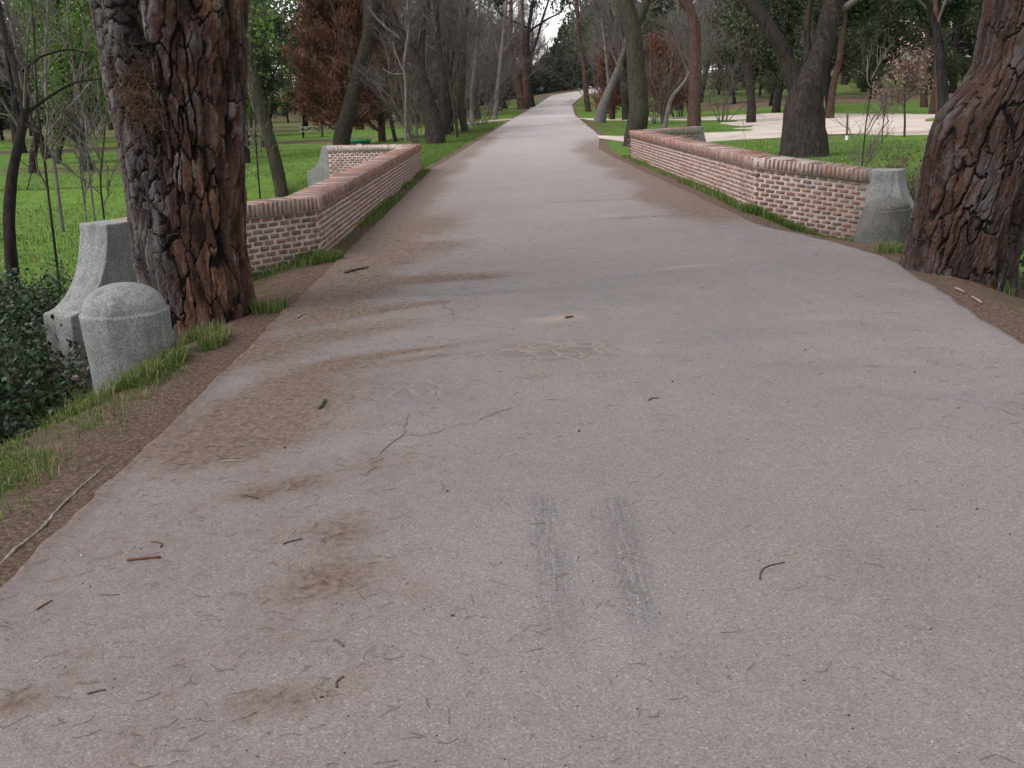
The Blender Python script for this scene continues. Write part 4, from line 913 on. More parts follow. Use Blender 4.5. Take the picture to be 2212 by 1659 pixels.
tree('bare_tree', 'slim grey trunk leaning toward the road near the side path', 'bare trees along the road', [[(1067, 256, 11), (1077, 174, 9), (1087, 77, 8), (1094, 5, 6)]], 78, 'bark_grey', seed=27, limbs=12, limb_len=(1.5, 4.5), low=0.35, twr=0.012, sides=8)
tree('bare_tree', 'thin dark stem in front of the dead conifer', GL, [[(857, 302, 9), (846, 265, 8), (839, 242, 8), (835, 174, 6), (836, 120, 4)]], 47, 'bark_dark', seed=28, limbs=6, limb_len=(0.6, 1.8), twr=0.008, sides=8, grow=0)
tree('bare_tree', 'pale birch-like stem with upswept twigs beside the dead conifer', GL, [[(875, 300, 4), (876, 240, 5), (877, 180, 6), (870, 150, 6), (876, 110, 5), (884, 60, 4), (880, 5, 3)], [(870, 152, 3), (855, 115, 3), (848, 90, 2)], [(871, 160, 3), (845, 160, 3), (826, 148, 2)]], 36, 'bark_grey', seed=29, limbs=12, limb_len=(0.8, 2.2), up=0.5, twr=0.006, sides=8, low=0.4)
tree('bare_tree', 'brown double stem standing at the back of the forked tree', 'bare trees along the road', [[(970, 288, 10), (968, 230, 9), (966, 160, 8), (972, 80, 7), (975, 5, 6)], [(964, 290, 8), (962, 230, 7), (975, 150, 6), (985, 60, 5)]], 50, 'bark', seed=30, limbs=12, limb_len=(1, 3.5), low=0.3, twr=0.008, sides=8)
# reddish pine pair by the bend
tree('forked_pine', 'reddish pine forking low into two leaning stems near the bend of the road', 'pines by the bend', [[(1129, 230, 20), (1124, 205, 18), (1116, 176, 16), (1103, 129, 13), (1101, 82, 10), (1104, 5, 8)], [(1132, 228, 18), (1136, 200, 16), (1134, 164, 13), (1127, 117, 12), (1130, 70, 9), (1128, 5, 7)]],
     98, 'bark_red', 'twig', seed=31, leaf='pine', nleaf=3500, leafsize=0.35, grow=4, limbs=7, limb_len=(2, 5), low=0.75, twr=0.02, leaf_spread=0.5)
tree('forked_pine', 'dark umbrella pine behind the reddish forked pine', 'pines by the bend', [[(1149, 219, 14), (1143, 175, 12), (1141, 141, 11), (1139, 82, 9), (1146, 35, 8), (1150, 5, 7)], [(1138, 145, 8), (1160, 85, 6), (1175, 30, 5), (1185, 2, 4)], [(1140, 70, 6), (1175, 45, 4), (1215, 25, 3)], [(1141, 60, 5), (1105, 45, 3), (1075, 25, 3)]],
     104, 'bark_dark', 'twig', seed=32, leaf='pine', nleaf=1500, leafsize=0.35, grow=3, limbs=6, limb_len=(1.5, 4), low=0.7, twr=0.02, leaf_spread=0.5)
# right of the road
GR = 'trees between the road and the sandy paths'
tree('bare_tree', 'reddish slender trunk at the inside of the bend', GR, [[(1272, 241, 13), (1266, 200, 12), (1261, 141, 11), (1249, 70, 9), (1246, 5, 8)]], 88, 'bark_red', seed=40, limbs=11, limb_len=(2, 5), low=0.45, twr=0.013, sides=9)
tree('bare_tree', 'thick leaning stump-like trunk on the grass island between the paths', GR, [[(1292, 270, 28), (1300, 240, 23), (1310, 211, 19), (1334, 153, 14), (1352, 90, 10), (1360, 5, 7)], [(1316, 200, 8), (1310, 120, 6), (1300, 40, 5)]], 60, 'bark_grey', seed=41, limbs=12, limb_len=(1.5, 4), low=0.3, twr=0.01)
tree('large_tree', 'large mossy trunk rising at the end of the parapet by the path', GR, [[(1366, 312, 50), (1374, 285, 45), (1380, 240, 42), (1376, 164, 38), (1367, 70, 38), (1350, 5, 34)], [(1372, 60, 20), (1388, 30, 18), (1396, 2, 16)], [(1360, 310, 18), (1348, 312, 8)]], 33, 'bark_g', seed=42, limbs=9, limb_len=(1.5, 4), low=0.45, twr=0.006, sides=24, flare=1.2)
tree('large_tree', 'straight dark brown trunk just behind the far wall wing', GR, [[(1497, 290, 30), (1499, 230, 28), (1501, 164, 26), (1501, 70, 23), (1492, 23, 21), (1474, 2, 20)]], 42, 'bark_red', seed=43, limbs=7, limb_len=(1.5, 4), low=0.55, twr=0.007, sides=22)
tree('bare_tree', 'thin stem slanting toward the straight brown trunk', GR, [[(1430, 276, 10), (1449, 211, 9), (1478, 178, 7), (1500, 130, 5), (1520, 90, 4)], ], 47, 'bark_grey', seed=44, limbs=9, limb_len=(1, 3), low=0.4, twr=0.008, sides=8, grow=0)
tree('large_tree', 'short dark tree standing on the edge of the far sandy path', GR, [[(1621, 266, 22), (1622, 223, 19), (1616, 170, 18), (1610, 117, 20), (1600, 50, 14), (1590, 5, 12)]], None, 'bark', seed=45, limbs=10, limb_len=(1.5, 4.5), low=0.3, leaf='oak', nleaf=5000, leafsize=0.2, twr=0.01, leaf_spread=0.4)
tree('great_oak', 'huge oak trunk splitting into a wide V behind the parapet', GR, [[(1738, 348, 108), (1737, 300, 92), (1736, 250, 82), (1738, 200, 78), (1762, 140, 50), (1780, 80, 44), (1802, 5, 42)], [(1730, 215, 48), (1716, 170, 42), (1697, 130, 32), (1680, 92, 28), (1650, 48, 28), (1618, 5, 32)], [(1742, 200, 26), (1745, 130, 18), (1740, 60, 14), (1748, 5, 12)], [(1735, 346, 30), (1695, 352, 12)]],
     25.5, 'bark', seed=46, limbs=12, limb_len=(1.0, 3.0), low=0.4, twr=0.004, leaf='oak', nleaf=5200, leafsize=0.065, sides=34, leaf_spread=0.16, flare=1.1)
tree('young_tree', 'small tree with dry pinkish leaves on the lawn by the path', GR, [[(1954, 296, 5), (1955, 265, 4.5), (1955, 235, 4), (1956, 200, 3), (1957, 165, 2)]], None, 'bark', seed=47, grow=0, limbs=16, limb_len=(0.5, 1.5), low=0.45, up=0.25, ang=(0.6, 1.3), twigs=(5, 4), twr=0.004, leaf='pink', nleaf=2600, leafsize=0.085, leaf_spread=0.08, sides=7)
tree('sapling', 'thin sapling crossing the sandy path view behind the parapet', 'saplings by the sandy path', [[(1862, 352, 3.5), (1866, 310, 3), (1870, 281, 3), (1884, 199, 2.4), (1886, 141, 2)]], 22, 'bark_dark', seed=48, grow=0, limbs=9, limb_len=(0.4, 1.2), twigs=(3, 3), twr=0.003, sides=6, low=0.15)
tree('sapling', 'short crooked sapling between the stake and the pink-leaved tree', 'saplings by the sandy path', [[(1907, 312, 2.5), (1906, 280, 2.2), (1910, 246, 2), (1913, 200, 1.6)]], 30, 'bark_dark', seed=49, grow=0, limbs=5, limb_len=(0.3, 0.8), twigs=(3, 2), twr=0.003, sides=6)
tree('large_tree', 'dark leafy trunk close behind the leaning pine', GR, [[(2052, 300, 25), (2045, 230, 23), (2040, 170, 21), (2033, 70, 18), (2012, 20, 14), (1996, 2, 12)], [(2036, 90, 7), (2075, 55, 5), (2110, 50, 4)]], 20, 'bark_dark', seed=50, limbs=8, limb_len=(0.7, 2), low=0.35, leaf='spring', nleaf=500, leafsize=0.05, twr=0.003, leaf_spread=0.1)
tree('pine', 'reddish straight pine stem beside the dark leafy trunk', GR, [[(2028, 255, 14), (2030, 200, 13), (2029, 120, 12), (2026, 60, 11), (2022, 5, 10)]], 40, 'bark_red', seed=51, limbs=5, limb_len=(1, 3), low=0.7, twr=0.006, sides=10)
# stake with white foot
p_, t_ = hit(1829, 302); q_ = atd(1831, 246, t_)
root = thing('tree_stake', tuple(p_), 'slim brown stake with a white foot on the lawn', 'stake')
mb = MB(); mb.add(*tubes(np.array([[p_ + [0, 0, 0.13], (p_ + q_) / 2, q_]]), np.array([[0.04, 0.038, 0.032]]), 8)); mb.obj('post', M['stick'], root)
mb = MB(); mb.add(*tubes(np.array([[p_ - [0, 0, 0.1], p_ + [0, 0, 0.05], p_ + [0, 0, 0.135]]]), np.array([[0.05, 0.05, 0.046]]), 8)); mb.obj('white_foot', M['white'], root)

# ------------------------------------------------------------------ dead reddish conifer
def crown_cloud(root, name, mat, C0, rx, ry, rz, n, size, g, shape=None, clumps=60, spread=0.22, aspect=2.2, dirup=None):
    """foliage as clumps spread through an uneven volume"""
    u = unit(g.normal(0, 1, (clumps, 3))); rad = g.uniform(0.25, 1.0, clumps) ** 0.6
    cc = u * rad[:, None]
    if shape: cc = shape(cc, g)
    cc = cc * np.array([rx, ry, rz]) + C0
    k = g.integers(clumps, size=n); s = spread * g.uniform(0.6, 1.4, clumps)
    C_ = cc[k] + g.normal(0, 1, (n, 3)) * s[k][:, None] * np.array([1, 1, 0.75])
    tone = g.uniform(0, 1, clumps)
    dv = None if dirup is None else np.tile(np.array([[0, 0, dirup]]), (n, 1))
    mb = MB(); V, F = cards(C_, size * g.uniform(0.6, 1.4, n), g, aspect, dirv=dv)
    mb.add(V, F, rnd=np.repeat(np.clip(tone[k] * 0.6 + g.uniform(0, 0.45, n), 0, 1), 4)); return mb.obj(name, mat, root), cc
gd = np.random.default_rng(77)
def dead_conifer(label, a, b, t, H, Wd, seed, n=22000):
    g = np.random.default_rng(seed); base = atd(a, b, t); base[2] = zf(base[0], base[1])
    root = thing('dead_conifer', tuple(base), label, 'tree', 'dead brown conifers')
    P = np.array([base - [0, 0, 0.2], base + [0.05, 0, H * 0.3], base + [0.1, 0, H * 0.65], base + [0.1, 0, H]]); R_ = np.array([0.22, 0.17, 0.10, 0.02])
    Q, r = resamp3(P, R_, 14); mb = MB(); mb.add(*rough_tube(Q, r, 10, g, 0.08, seed)); mb.obj('trunk', M['bark_red'], root, smooth_sh=True)
    L1, q1 = spawn(Q[None], r[None], 60, (Wd * 0.55, Wd * 1.0), (0.95, 1.5), 0.22, 5, 0.35, 0.08, 0.98, 0.10, 0.008, g)
    L2, q2 = spawn(L1, q1, 6, (0.3, 0.9), (0.3, 0.7), 0.4, 3, 0.5, 0.2, 1, 0.1, 0.005, g)
    mb = MB(); mb.add(*tubes(L1, q1, 4)); mb.add(*tubes(L2, q2, 3)); mb.obj('branches', M['twig_red'], root)
    E_ = np.concatenate([L2.reshape(-1, 3), L1[:, 2:].reshape(-1, 3)]); k = g.integers(len(E_), size=n); C_ = E_[k] + g.normal(0, 0.20, (n, 3))
    dv = unit(C_ - (base + np.array([0, 0, H * 0.2]))) * 0.8 + np.array([0, 0, 0.6])
    mb = MB(); V, F = cards(C_, 0.17 * g.uniform(0.6, 1.5, n), g, 2.6, dirv=dv); mb.add(V, F, rnd=np.repeat(np.clip(0.5 * vnoise(C_[:, 0] * 1.1, C_[:, 2] * 1.1, 4) + g.uniform(0, 0.5, n), 0, 1), 4)); mb.obj('foliage', M['rust'], root)
dead_conifer('tall dead conifer with rust brown sprays behind the massive leaning trunk', 742, 318, 50, 8.6, 4.0, 61, 34000)
dead_conifer('smaller dead conifer with rust brown sprays beside the pale birch-like stem', 825, 300, 53, 6.2, 2.6, 62, 14000)
dead_conifer('low dead brown conifer near the leaning stump-like trunk', 1322, 262, 66, 4.6, 1.8, 63, 6000)
dead_conifer('low dead brown conifer behind the large mossy trunk', 1432, 262, 62, 4.2, 1.9, 64, 6000)

# ------------------------------------------------------------------ bare shrubs
def shrub(name, label, group, base, H, Wd, n, seed, mat='twig', leaf=None, nleaf=0, lsize=0.06, twr=0.005, up=0.5, ang=(0.1, 0.75), sub=(6, 6), cat='shrub', sp=0.1, wob=0.12):
    g = np.random.default_rng(seed); base = np.array(base, float); base[2] = zf(base[0], base[1])
    root = thing(name, tuple(base), label, cat, group)
    a = g.uniform(0, 2 * pi, n); tl = g.uniform(ang[0], ang[1], n)
    d = np.stack([np.cos(a) * np.sin(tl), np.sin(a) * np.sin(tl), np.cos(tl)], 1); K = 6; P = np.empty((n, K, 3)); P[:, 0] = base + np.stack([np.cos(a), np.sin(a), np.zeros(n)], 1) * Wd * 0.06 - [0, 0, 0.05]
    L = H * g.uniform(0.6, 1.15, n)
    for k in range(1, K):
        d = unit(d + g.normal(0, wob, (n, 3)) + np.array([0, 0, up * 0.1])); P[:, k] = P[:, k - 1] + d * (L / (K - 1))[:, None] * np.array([Wd / H if Wd > H else 1, 1, 1])
    R_ = np.linspace(1, 0.3, K)[None] * g.uniform(0.6, 1.2, n)[:, None] * H * (0.008 if leaf else 0.0045) + twr * 0.4
    mb = MB(); mb.add(*tubes(P, R_, 5)); mb.obj('stems', M[mat], root)
    L2, q2 = spawn(P, R_, sub[0], (H * 0.15, H * 0.4), (0.5, 1.25), up * 0.3, 4, 0.5, 0.2, 1, 0.25, twr, g); L3, q3 = spawn(L2, q2, sub[1], (H * 0.06, H * 0.18), (0.3, 1.0), up * 0.3, 3, 0.6, 0.2, 1, 0.2, twr * 0.7, g)
    mb = MB(); mb.add(*tubes(L2, q2, 3)); mb.add(*tubes(L3, q3, 3)); mb.obj('twigs', M[mat], root)
    if leaf:
        E_ = L3.reshape(-1, 3); C_ = E_[g.integers(len(E_), size=nleaf)] + g.normal(0, sp, (nleaf, 3)); C_[:, 2] = np.maximum(C_[:, 2], base[2] + 0.02)
        mb = MB(); V, F = cards(C_, lsize * g.uniform(0.6, 1.4, nleaf), g, 1.5); mb.add(V, F, rnd=np.repeat(g.uniform(0, 1, nleaf), 4)); mb.obj('leaves', M[leaf], root)
    return root
SH = [(905, 296, 42, 5.5, 'grey leafless thicket at the foot of the forked tree'), (960, 280, 55, 6.5, 'tall grey leafless thicket behind the forked tree'), (1035, 268, 62, 6.5, 'leafless thicket behind the knobbly trunk'), (1000, 270, 70, 7.5, 'leafless thicket deep behind the roadside trunks'),
      (1060, 258, 88, 8.5, 'leafless thicket at the far side path'), (890, 275, 75, 8, 'leafless thicket across the low meadow'), (1310, 255, 72, 7, 'leafless thicket by the leaning stump-like trunk'), (1420, 262, 56, 6, 'leafless thicket behind the slanting thin stem'),
      (1465, 258, 64, 6.5, 'leafless thicket left of the straight brown trunk'), (1560, 262, 55, 5.5, 'leafless thicket beside the far sandy path'), (1085, 246, 100, 9, 'leafless thicket around the slim grey trunk')]
for k, (a, b, t, H, lb) in enumerate(SH):
    p = atd(a, b, t); shrub('bare_thicket', lb, 'leafless thickets', p, H * 0.9, H * 0.7, 13, 300 + k, 'twig', twr=0.00008 * t + 0.002, sub=(9, 9), ang=(0.1, 0.6), wob=0.2)
shrub('bare_shrub', 'tangle of arching bare twigs in front of the huge oak', 'shrubs behind the parapet', atd(1690, 340, 20.5), 1.7, 3.2, 16, 330, 'twig', twr=0.003, ang=(0.6, 1.35), sub=(6, 5))
shrub('bare_shrub', 'dark thorny twigs poking above the parapet beside the huge oak', 'shrubs behind the parapet', atd(1640, 330, 21), 1.3, 1.3, 6, 331, 'stick', twr=0.003, ang=(0.3, 1.0), sub=(4, 3))
shrub('bare_shrub', 'dense brown twiggy bush behind the worn bollard wall end', 'shrubs behind the parapet', atd(1962, 372, 14.8), 1.15, 1.3, 60, 332, 'twig_red', leaf='oak', nleaf=900, lsize=0.035, twr=0.0022, ang=(0.2, 1.2), sub=(9, 6), sp=0.05)
shrub('bare_shrub', 'low leafless bush on the low meadow near the dead conifer', 'shrubs on the meadow', atd(905, 268, 80), 1.6, 2.2, 26, 333, 'twig_red', twr=0.012)
# ------------------------------------------------------------------ brambles on the left bank
BR = [(-3.85, 6.35, 0.7, 'glossy bramble bush against the bank below the domed bollard'), (-4.4, 6.9, 0.95, 'bramble bush at the foot of the granite wall end'), (-4.55, 8.2, 0.9, 'dark bramble mound beside the granite wall end'),
      (-5.4, 8.2, 1.05, 'tall dark bramble mound under the arching tree'), (-4.7, 9.8, 0.8, 'bramble mound behind the granite wall end'), (-6.2, 9.9, 0.95, 'bramble mound at the meadow edge'), (-5.6, 11.4, 0.7, 'low bramble patch where the meadow begins'), (-4.1, 5.3, 0.45, 'small bramble clump on the grassy bank')]
for k, (x, y, H, lb) in enumerate(BR):
    shrub('bramble_bush', lb, 'brambles on the bank', (x, y, 0), H, H * 1.5, 34, 400 + k, 'stick', leaf='bramble', nleaf=6500 if k < 6 else 3500, lsize=0.048, twr=0.0022, up=0.0, ang=(0.2, 1.35), sub=(7, 5), sp=0.07)
shrub('bramble_bush', 'green leafy clump beyond the leaning pine', 'brambles on the bank', (5.35, 9.3, 0), 0.6, 0.9, 24, 420, 'stick', leaf='bramble', nleaf=2600, lsize=0.05, twr=0.002, up=0.0, ang=(0.2, 1.3), sub=(6, 5), sp=0.07)

# ------------------------------------------------------------------ grass
gg = np.random.default_rng(9)
def grass_stuff(name, label, P, h, w, g=gg, dry=0.08, lean=0.5):
    P = np.c_[P, zs(P[:, 0], P[:, 1])]; n = len(P)
    V, F = blades(P, h, g, w, lean); r = g.uniform(0, 0.85, n); r = np.where(g.uniform(0, 1, n) < dry, g.uniform(0.88, 1, n), r)
    mb = MB(); mb.add(V, F, rnd=np.repeat(r, 5)); o = mb.obj(name, M['grass'], None, (P[:, 0].mean(), P[:, 1].mean(), 0)); tag(o, label, 'grass', kind='stuff'); return o
def along(line, off0, off1, n, clump=0.0, g=gg, seed=0):
    P = np.array(line); d = np.hypot(*np.diff(P, axis=0).T); s = np.concatenate([[0], np.cumsum(d)]); q = g.uniform(0, s[-1], n)
    if clump:
        dens = smooth(0.42, 0.62, fbm(q * clump, q * 0 + seed, 91 + seed, 3)); q = q[g.uniform(0, 1, n) < dens + 0.12]
    pos = np.stack([np.interp(q, s, P[:, 0]), np.interp(q, s, P[:, 1])], 1); k = np.clip(np.searchsorted(s, q) - 1, 0, len(d) - 1)
    t = (np.diff(P, axis=0) / d[:, None])[k]; nn = np.stack([-t[:, 1], t[:, 0]], 1)
    return pos + nn * g.uniform(off0, off1, len(q))[:, None]
grass_stuff('grass', 'green grass growing along the foot of the parapet by the pine', GP1 := along(LWING, 0.02, 0.24, 5000, 0.8, seed=1), gg.uniform(0.03, 0.12, len(GP1)), 0.0035)
P = along(LWING[1:3], 0.02, 0.42, 2600, 2.2, seed=5); grass_stuff('grass', 'lush grass tufts at the corner of the parapet by the pine', P, gg.uniform(0.03, 0.17, len(P)), 0.0035, lean=0.8)
P = along(RWING, -0.24, -0.02, 6000, 0.7, seed=2); grass_stuff('grass', 'green grass growing along the foot of the parapet by the sandy paths', P, gg.uniform(0.03, 0.11, len(P)), 0.004)
P = np.concatenate([along(RWING[1:], -0.34, -0.02, 3600, 0), along(RWING[1:], -0.5, -0.02, 2600, 1.6, seed=4)]); grass_stuff('grass', 'thick dark grass strip below the near end of the parapet by the sandy paths', P, gg.uniform(0.05, 0.20, len(P)) * (0.6 + 0.8 * fbm(P[:, 0] * 4, P[:, 1] * 4, 98)), 0.0035, lean=0.8)
def patch(cx, cy, rx, ry, n, g=gg):
    a = g.uniform(0, 2 * pi, n); r = np.sqrt(g.uniform(0, 1, n)); return np.stack([cx + np.cos(a) * r * rx, cy + np.sin(a) * r * ry], 1)
P = np.concatenate([patch(-2.28, 6.40, 0.10, 0.30, 700), patch(-2.40, 6.12, 0.16, 0.16, 600), patch(-2.12, 7.0, 0.10, 0.25, 450), patch(-2.70, 5.80, 0.28, 0.28, 500)])
grass_stuff('grass', 'tufted green and straw-coloured grass round the domed bollard', P, gg.uniform(0.03, 0.16, len(P)), 0.0028, dry=0.3, lean=1.0)
P = np.stack([gg.uniform(-4.0, -2.0, 75000), gg.uniform(2.4, 6.3, 75000)], 1); _d = smooth(0.30, 0.60, fbm(P[:, 0] * 2.2, P[:, 1] * 2.2, 95, 3)) * smooth(-2.05, -2.45, P[:, 0])
P = P[gg.uniform(0, 1, len(P)) < _d + 0.02]
grass_stuff('grass', 'short grass on the near bank beside the road', P, gg.uniform(0.015, 0.075, len(P)), 0.0022, dry=0.3, lean=1.2)
P = np.concatenate([patch(4.45, 11.55, 0.35, 0.15, 500), patch(3.72, 9.35, 0.25, 0.12, 400), patch(4.02, 8.12, 0.18, 0.10, 420), patch(4.35, 7.6, 0.25, 0.12, 250), patch(-1.98, 8.1, 0.16, 0.12, 300), patch(-2.35, 7.35, 0.2, 0.12, 250)])
grass_stuff('grass', 'small grass tufts round the feet of the two big pines', P, gg.uniform(0.04, 0.15, len(P)), 0.0035, dry=0.3)
# meadow blades
n = 48000; y = 11 + 45 * gg.uniform(0, 1, n) ** 1.7; x = -2.6 - gg.uniform(0, 1, n) ** 1.0 * (y * 0.62)
P = np.stack([x, y], 1); P = P[(P[:, 0] < np.interp(P[:, 1], [11, 25, 27], [-3.8, -2.8, -2.4]))]; grass_stuff('meadow_grass', 'long fresh grass on the low meadow behind the parapet', P, gg.uniform(0.03, 0.07, len(P)) * (1 + 1.2 * smooth(0.55, 0.75, fbm(P[:, 0] * 0.5, P[:, 1] * 0.5, 97))), 0.008, dry=0.02)
n = 40000; y = 24 + 40 * gg.uniform(0, 1, n) ** 1.5; x = 4.2 + gg.uniform(0, 1, n) * y * 0.6
P = np.stack([x, y], 1); grass_keep = np.ones(len(P), bool)
for a, b in (((1280, 300), (2200, 268)),):
    pa, pb = hit(*a)[0], hit(*b)[0]
for pth in [o for o in bpy.data.objects if o.name.startswith('path')]:
    co = np.array([v.co[:2] for v in pth.data.vertices]).reshape(-1, 9, 2); cen = co[:, 4]; hw = np.linalg.norm(co[:, 0] - co[:, 8], axis=1) / 2
    for s0 in range(0, len(cen), 2): grass_keep &= np.hypot(P[:, 0] - cen[s0, 0], P[:, 1] - cen[s0, 1]) > hw[s0] * 1.05 + 0.4
P = P[grass_keep]; grass_stuff('meadow_grass', 'fresh grass on the lawn between the parapet and the sandy paths', P, gg.uniform(0.03, 0.06, len(P)), 0.008, dry=0.02)
n = 22000; y = 25.5 + 45 * gg.uniform(0, 1, n) ** 1.6; x = xl(y) - 0.25 - np.abs(gg.normal(0, 1.3, n)); P = np.stack([x, y], 1); grass_stuff('meadow_grass', 'bright grass on the bank between the road and the bare trees', P, gg.uniform(0.03, 0.07, len(P)), 0.007, dry=0.02)

# ------------------------------------------------------------------ litter on the road
def stick(label, a0, b0, a1, b1, w, mat, bend=0.08, seed=0, name='stick', sides=6):
    g = np.random.default_rng(seed); p = atz(a0, b0, 0.05); q = atz(a1, b1, 0.05); K = 7; t = np.linspace(0, 1, K)[:, None]
    P = p[:2] + (q[:2] - p[:2]) * t; d = q[:2] - p[:2]; nn = np.array([-d[1], d[0]]); P = P + nn * (bend * np.sin(t * pi) + g.normal(0, 0.012, (K, 1)))
    onr = lambda x, y: zrd(x, y) if xl(y) < x < xr(y) else zf(x, y) + 0.01
    P3 = np.array([(x, y, onr(x, y) + w * 0.8) for x, y in P]); R_ = w * np.linspace(1.0, 0.7, K) * g.uniform(0.8, 1.2, K)
    mb = MB(); mb.add(*tubes(P3[None], R_[None], sides)); V, F = mb.V[0], mb.F[0]
    s = np.arange(sides); mb.F.append(s[None, ::-1]); mb.F.append((s + (K - 1) * sides)[None])
    return tag(mb.obj(name, M[mat], None, tuple(P3[0])), label, 'stick')
stick('thick red-brown stick lying on the tarmac near the soil verge', 272, 1198, 345, 1192, 0.006, 'stick_red', 0.03, 1)
stick('dark bark-like twig curved beside the stick on the tarmac', 325, 1158, 345, 1170, 0.004, 'stick', 0.25, 2)
stick('short dark twig on the tarmac below the soil patch', 522, 1060, 555, 1068, 0.006, 'stick', 0.1, 3)
stick('thin straight twig on the tarmac beside the small needle heap', 610, 1168, 652, 1157, 0.0035, 'stick', 0.04, 4)
stick('pale grey twig on the big soil patch', 475, 985, 528, 984, 0.0045, 'stick_pale', 0.06, 5)
stick('green twig on the tarmac at the edge of the soil patch', 690, 886, 704, 870, 0.012, 'stick_green', 0.02, 6)
stick('stubby brown twig at the bottom of the tarmac crack side', 722, 1375, 742, 1390, 0.004, 'stick', 0.05, 7)
stick('short red-brown twig at the tarmac edge', 75, 1300, 110, 1280, 0.0035, 'stick_red', 0.04, 8)
stick('little dark twig in the middle of the tarmac', 1222, 690, 1238, 688, 0.010, 'stick', 0.02, 9)
stick('curled brown twig right of the tyre scuffs', 1640, 1260, 1695, 1225, 0.003, 'stick', 0.2, 10)
stick('small curved twig on the open tarmac beyond the scuffs', 1402, 872, 1424, 866, 0.004, 'stick', 0.3, 11)
stick('dark strip of bark by the parapet foot on the soil', 745, 583, 795, 572, 0.016, 'stick', 0.05, 12)
stick('pale splinter lying on soil under the lush grass corner', 640, 684, 662, 676, 0.008, 'stick_pale', 0.05, 13)
stick('brown twig near the lower edge of the tarmac', 185, 1480, 225, 1472, 0.003, 'stick', 0.08, 14)
stick('bent dark twig low on the tarmac', 727, 1478, 742, 1455, 0.003, 'stick', 0.2, 15)
stick('pale strip of wood on the soil by the leaning pine', 2062, 642, 2080, 650, 0.008, 'stick_pale', 0.03, 16)
stick('longer pale strip of wood on the tarmac edge by the leaning pine', 2098, 662, 2118, 675, 0.010, 'stick_pale', 0.03, 17)
# pale root along the left soil verge
pts = [(232, 1002), (200, 1030), (150, 1075), (115, 1110), (95, 1140), (60, 1165), (20, 1200), (-40, 1260)]
P3 = np.array([atz(a, b, 0.0) for a, b in pts]); P3[:, 2] = zs(P3[:, 0], P3[:, 1]) + 0.006; Q, r = resamp3(P3, np.array([0.002, 0.004, 0.005, 0.006, 0.006, 0.006, 0.006, 0.006]), 40)
Q[:, 2] = zs(Q[:, 0], Q[:, 1]) + 0.004 + 0.002 * np.sin(np.arange(40) * 0.9); Q[:, 0] += gg.normal(0, 0.002, 40)
mb = MB(); mb.add(*rough_tube(Q, r * gg.uniform(0.7, 1.3, 40), 7, gg, 0.1, 3)); tag(mb.obj('exposed_root', M['stick_pale'], None, tuple(Q[0])), 'thin bleached root running along the soil beside the tarmac', 'root')
# needles and grit
n = 17000; yy = 1.6 + 12 * gg.uniform(0, 1, n) ** 1.9; xx = gg.uniform(-3.0, 4.2, n)
def dens(x, y):
    k = np.clip(np.searchsorted(ry, y), 0, nr - 1); j = np.clip(((x - RX[k, 0]) / (RX[k, -1] - RX[k, 0]) * (nc - 1)), 0, nc - 1).astype(int); return dirt[k, j], RZ[k, j]
dd, zz = dens(xx, yy); on = (xx > xl(yy)) & (xx < xr(yy)); keep = gg.uniform(0, 1, n) < np.where(on, 0.04 + 0.95 * np.clip(dd, 0, 1), 1.0 * (np.maximum(xl(yy) - xx, xx - xr(yy)) < 0.9))
P = np.stack([xx, yy, np.where(on, zz, zs(xx, yy) + 0.004) + 0.003], 1)[keep]; n = len(P)
a = gg.normal(0.2, 0.8, n); L = gg.uniform(0.02, 0.075, n); d = np.stack([np.cos(a), np.sin(a), gg.normal(0, 0.05, n)], 1) * L[:, None] / 2
mid = P + np.stack([-d[:, 1], d[:, 0], np.full(n, 0.002)], 1) * gg.normal(0, 0.25, n)[:, None] + np.array([0, 0, 0.002])
V, F = tubes(np.stack([P - d, mid, P + d], 1), np.full((n, 3), 0.0008), 3); mb = MB(); mb.add(V, F, rnd=np.repeat(gg.uniform(0, 1, n) ** 1.3, 9))
tag(mb.obj('fallen_needles', M['needle'], None, (0, 5, 0)), 'dry pine needles scattered over tarmac and soil', 'needles', kind='stuff')
n = 2600; yy = 1.5 + 11 * gg.uniform(0, 1, n) ** 1.7; xx = gg.uniform(-2.6, 3.4, n); dd, zz = dens(xx, yy); on = (xx > xl(yy)) & (xx < xr(yy))
s = np.where(gg.uniform(0, 1, n) < 0.035, gg.uniform(0.005, 0.009, n), gg.uniform(0.0015, 0.004, n))
oct_ = np.array([(1, 0, 0), (0, 1, 0), (-1, 0, 0), (0, -1, 0), (0, 0, 0.8), (0, 0, -0.6)]); of = np.array([(0, 1, 4), (1, 2, 4), (2, 3, 4), (3, 0, 4), (1, 0, 5), (2, 1, 5), (3, 2, 5), (0, 3, 5)])
C_ = np.stack([xx, yy, np.where(on, zz, zs(xx, yy) + 0.004) + s * 0.3], 1)
V = C_[:, None, :] + (oct_[None] * s[:, None, None]) * gg.uniform(0.6, 1.4, (n, 6, 1)); F = (np.arange(n)[:, None, None] * 6 + of[None]).reshape(-1, 3)
mb = MB(); mb.add(V.reshape(-1, 3), F, rnd=np.repeat(gg.uniform(0, 0.93, n) ** 1.5, 6)); tag(mb.obj('grit', M['pebble'], None, (0, 5, 0)), 'dark crumbs and small stones strewn over the tarmac', 'grit', kind='stuff')

